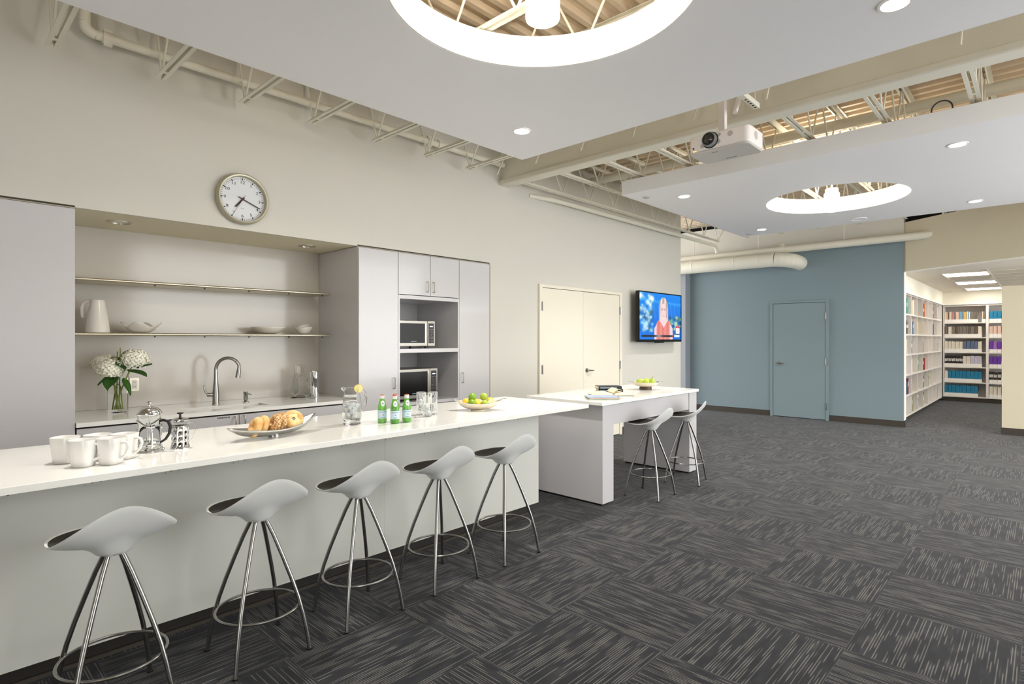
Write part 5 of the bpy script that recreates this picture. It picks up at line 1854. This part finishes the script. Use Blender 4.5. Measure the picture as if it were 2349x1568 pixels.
vc.layer_name = 'picture'
pp.inputs['Base Color'].default_value = (0.01, 0.01, 0.01, 1)
pp.inputs['Roughness'].default_value = 0.25
ntm.links.new(vc.outputs['Color'], pp.inputs['Emission Color'])
pp.inputs['Emission Strength'].default_value = 0.95
me.materials.append(ms)
o = bpy.data.objects.new('screen', me)
COL.objects.link(o)
o.parent = root
for (txt, sz, uu, vv, mt) in (('CNN', 0.056, 0.9185, 0.806, material('screen_red', (0, 0, 0, 1), 0.4, emit=S(186, 36, 56), estr=0.72, noise=0.01)),
                              ('LIVE', 0.030, 0.9185, 0.7225, material('screen_white', (0, 0, 0, 1), 0.4, emit=S(246, 232, 234), estr=0.72, noise=0.01))):
    vs_, fs_ = text_mesh(txt, sz)
    MB().add([(sx0 + (sx1 - sx0) * uu + x * 0.82, -0.0042, sz1 - (sz1 - sz0) * vv + y) for x, y, z in vs_], fs_).obj('channel_lettering', mt, o, smooth=False)

# ------------------------------------------------------------------ library
for i, (x, lab) in enumerate([(12.45, 'library ceiling light panel nearest the opening'), (14.38, 'middle library ceiling light panel, past the air vent'), (16.24, 'library ceiling light panel nearest the back shelves')]):
    root = thing('ceiling_light', lab, 'ceiling light', (x, 1.0, 2.580), 0, 'library ceiling lights')
    MB().box(-0.305, 0.305, -0.305, 0.305, -0.004, 0.004).obj('frame', M_grid, root, smooth=False)
    MB().box(-0.285, 0.285, -0.290, 0.290, -0.006, -0.004).obj('diffuser', M_troffer, root, smooth=False)
root = thing('air_vent', 'white slotted air vent between the library ceiling lights', 'vent', (13.62, 1.0, 2.579))
MB().box(-0.30, 0.30, -0.30, 0.30, -0.003, 0.0).obj('frame', M_grid, root, smooth=False)
mb = MB()
for k in range(3):
    mb.box(-0.24 + 0.13 * k, -0.19 + 0.13 * k, -0.26, 0.26, -0.005, -0.003)
mb.obj('slots', M_vent, root, smooth=False)

# cube bookcase along the library wall
BY = 1.80
BK0 = 11.94
PITCH = 0.680
NC = 7
ZB, ZT = 0.095, 2.268
RP = (ZT - ZB) / 6
root = thing('cube_bookcase', 'long white bookcase of square cubes along the library wall', 'bookcase', (0, 0, 0))
x_end = 16.878
MB().box(11.47, x_end, 2.10, 2.12, ZB, ZT).obj('back_panel', M_shelfw, root, smooth=False)
for k in range(7):
    z = ZB + RP * k
    MB().box(11.47, x_end, BY, 2.10, z - 0.014, z + 0.014).obj('shelf', M_shelfw, root, smooth=False)
xs = [11.47] + [BK0 + PITCH * k for k in range(NC + 1)] + [x_end - 0.012]
for x in xs:
    for k in range(6):
        pass
    MB().box(x - 0.012, x + 0.012, BY, 2.10, ZB + 0.0145, ZT - 0.0145).obj('divider', M_shelfw, root, smooth=False)
MB().box(11.47, x_end, BY + 0.05, 2.10, 0, ZB - 0.015).obj('plinth', M_base, root, smooth=False)

ROWN = ['bottom', 'second lowest', 'third lowest', 'third highest', 'second highest', 'top']
PAL = {'red': (196, 60, 52), 'cream': (232, 220, 196), 'grey': (150, 146, 140), 'black': (40, 38, 40), 'navy': (44, 52, 92), 'teal': (40, 140, 120),
       'green': (96, 140, 84), 'orange': (224, 130, 60), 'yellow': (232, 200, 80), 'purple': (120, 72, 120), 'brown': (120, 88, 64), 'blue': (78, 112, 176),
       'pink': (222, 176, 168), 'white': (240, 236, 228), 'maroon': (120, 50, 62), 'olive': (128, 124, 76), 'tan': (206, 176, 130), 'lavender': (186, 170, 206)}
MAT_BOOK = {k: material('book_cover_' + k, S(*v), 0.5, noise=0.10, nscale=30) for k, v in PAL.items()}
MESH_CACHE = {}


def shelf_book(label, group, color, x, y, z, w, h, dpt, rz, lean, name='book', cat='book'):
    """an upright book: its spine faces local -y"""
    key = (name, color, round(w, 3), round(h, 2), round(dpt, 2))
    if key not in MESH_CACHE:
        mb = MB()
        mb.box(-w / 2, w / 2, 0, 0.003, 0, h).box(-w / 2, -w / 2 + 0.0015, 0.003, dpt, 0, h).box(w / 2 - 0.0015, w / 2, 0.003, dpt, 0, h)
        mb.mi = 1
        mb.box(-w / 2 + 0.0015, w / 2 - 0.0015, 0.003, dpt - 0.003, 0.002, h - 0.003)
        if color == 'black' or (name == 'book' and len(MESH_CACHE) % 3 == 0):
            mb.mi = 2
            mb.box(-w * 0.34, w * 0.34, -0.0006, 0.0, h * 0.50, h * 0.76)
        o = mb.obj(name, [MAT_BOOK[color], M_paper, MAT_BOOK['white' if color not in ('white', 'cream', 'pink', 'lavender') else 'grey']], smooth=False)
        MESH_CACHE[key] = o.data
    else:
        o = bpy.data.objects.new(name, MESH_CACHE[key])
        COL.objects.link(o)
    o.location = (x, y, z)
    o.rotation_euler = (0, lean, rz)
    tag(o, label, cat, group)
    return o


# column by column, top row first: colours seen in each cube (empty string = bare)
CUBES = [
    ['teal teal', 'black brown grey', 'cream grey', '', 'navy black maroon', ''],
    ['red pink yellow cream white', 'green cream yellow blue', 'lavender grey navy', 'purple cream cream', 'white tan black', 'brown tan olive grey'],
    ['purple grey', 'grey yellow', 'maroon purple brown', 'olive yellow green', 'brown cream', 'black white grey'],
    ['navy pink maroon orange', 'tan cream tan', 'red grey cream', 'maroon white black red', 'navy navy black', 'black tan maroon'],
    ['', 'black', '', 'grey', 'olive olive cream', 'cream'],
    ['brown white red maroon', 'navy blue navy', 'red tan brown', 'white cream', 'pink cream', 'white grey'],
    ['white pink red cream', 'orange', 'black teal pink grey', 'orange red brown', 'brown cream', 'pink maroon'],
]
rbk = random.Random(4)
COLN = ['first', 'second', 'third', 'fourth', 'fifth', 'sixth', 'seventh']
for ci, colm in enumerate(CUBES):
    for ri, s in enumerate(colm):
        row = 5 - ri
        names = s.split()
        zb = ZB + RP * row + 0.0142
        x = BK0 + PITCH * ci + 0.035
        if ci == 0:
            x += 0.26
        for bi, colr in enumerate(names):
            w = round(rbk.choice([0.062, 0.078, 0.092, 0.108]), 3)
            hgt = rbk.choice([0.22, 0.24, 0.26, 0.28])
            lean = 0.0
            lab = '%s book, %s in the %s cube column, %s row of the library cube bookcase' % (colr, ORD[bi], COLN[ci], ROWN[row])
            if ci == 4 and len(names) == 1:
                hgt, w = 0.10, 0.06
            shelf_book(lab, 'books in the cube bookcase', colr, x + w / 2 + (hgt * 0.13 if lean else 0), BY + 0.012 + 0.02 * rbk.random(), zb, w, hgt, 0.20, 0, lean)
            x += w + 0.001 + (0.05 if lean else 0)

# back bookcase with file boxes
BXF = 16.90
root = thing('journal_bookcase', 'white bookcase of file boxes across the back of the library', 'bookcase')
Y0, Y1 = -0.30, 1.785
MB().box(17.23, 17.248, Y0, Y1, 0.1, 2.268).obj('back_panel', M_inside, root, smooth=False)
ZS = [0.115, 0.452, 0.806, 1.149, 1.499, 1.842, 2.250]
for z in ZS:
    MB().box(BXF, 17.23, Y0, Y1, z - 0.012, z + 0.012).obj('shelf', M_shelfw, root, smooth=False)
for y in (Y0 + 0.012, 0.975, Y1 - 0.012):
    w = 0.024 if abs(y - 0.975) < 0.01 else 0.012
    MB().box(BXF - 0.001, 17.229, y - w, y + w, 0.1275, 2.237).obj('divider', M_shelfw, root, smooth=False)
MB().box(BXF + 0.03, 17.23, Y0, Y1, 0, 0.102).obj('plinth', M_base, root, smooth=False)

PAL2 = {'teal': (36, 130, 168), 'purple': (110, 60, 160), 'mauve': (160, 110, 180), 'ivory': (232, 222, 204), 'grey': (128, 118, 108), 'umber': (98, 86, 74), 'black': (46, 40, 40), 'pink': (232, 196, 178), 'rose': (206, 130, 120), 'sky': (120, 170, 200), 'steel': (96, 112, 140), 'gold': (226, 190, 90), 'lilac': (204, 196, 214)}
for k, v in PAL2.items():
    MAT_BOOK[k] = material('journal_cover_' + k, S(*v), 0.5, noise=0.12, nscale=30)
ROWS1 = [  # corner bay, top first
    'ivory ivory rose pink sky gold ivory grey umber _ pink', 'umber ivory grey umber grey grey umber grey umber ivory', 'ivory ivory ivory ivory ivory steel steel steel steel ivory',
    'black black black black black ivory ivory lilac lilac lilac', 'ivory teal teal teal teal teal teal teal teal teal', 'teal teal teal teal teal teal teal teal teal']
ROWS2 = ['teal teal teal teal', 'pink pink pink pink', 'purple mauve purple purple', 'purple purple purple', 'black black black', 'ivory ivory ivory ivory']
FILE_MESH = None
rj = random.Random(9)


def file_row(bay, rows, ystart, step):
    global FILE_MESH
    for ri, s in enumerate(rows):
        z = ZS[5 - ri] + 0.0125
        for bi, colr in enumerate(s.split()):
            y = ystart - step * (bi + 0.5)
            if colr == '_':
                continue
            lab = 'white file box of %s journals, %s along the %s shelf, %s bay' % (colr, ORD[bi], ROWN[5 - ri], bay)
            if FILE_MESH is None:
                mb = MB()
                w, dd = 0.034, 0.24
                mb.box(-w, w, 0, 0.002, 0, 0.075).box(-w, w, dd - 0.002, dd, 0, 0.20)
                mb.box(-w, w, 0.002, dd - 0.002, 0, 0.002)
                for q in (-1, 1):
                    xa, xb = sorted((q * w, q * (w - 0.002)))
                    mb.add([(xa, 0.002, 0.002), (xb, 0.002, 0.002), (xb, 0.002, 0.075), (xa, 0.002, 0.075), (xa, dd - 0.002, 0.002), (xb, dd - 0.002, 0.002), (xb, dd - 0.002, 0.2), (xa, dd - 0.002, 0.2)],
                           [(0, 1, 2, 3), (7, 6, 5, 4), (0, 3, 7, 4), (1, 5, 6, 2), (3, 2, 6, 7), (0, 4, 5, 1)])
                o = mb.obj('file_box', M_file, smooth=False)
                FILE_MESH = o.data
            else:
                o = bpy.data.objects.new('file_box', FILE_MESH)
                COL.objects.link(o)
            o.location = (BXF + 0.01, y, z)
            o.rotation_euler = (0, 0, -pi / 2)
            tag(o, lab, 'file box', 'file boxes in the library')
            for k in range(3):
                c2 = colr
                if ri == 0 and bay == 'corner' and rj.random() < 0.5:
                    c2 = rj.choice(['rose', 'sky', 'ivory', 'gold', 'grey', 'pink'])
                if colr == 'umber' and rj.random() < 0.3:
                    c2 = 'grey'
                w = 0.019
                jl = '%s journal, %s in the %s file box, %s shelf of the %s bay' % (c2, ORD[k], ORD[bi], ROWN[5 - ri], bay)
                shelf_book(jl, 'journals in the %s bay' % bay, c2, BXF + 0.016, y + (1 - k) * 0.0205, z + 0.003, w, rj.choice([0.245, 0.255]), 0.20, -pi / 2, 0, name='journal', cat='journal')


file_row('corner', ROWS1, 1.758, 0.0685)
file_row('outer', ROWS2, 0.945, 0.0715)
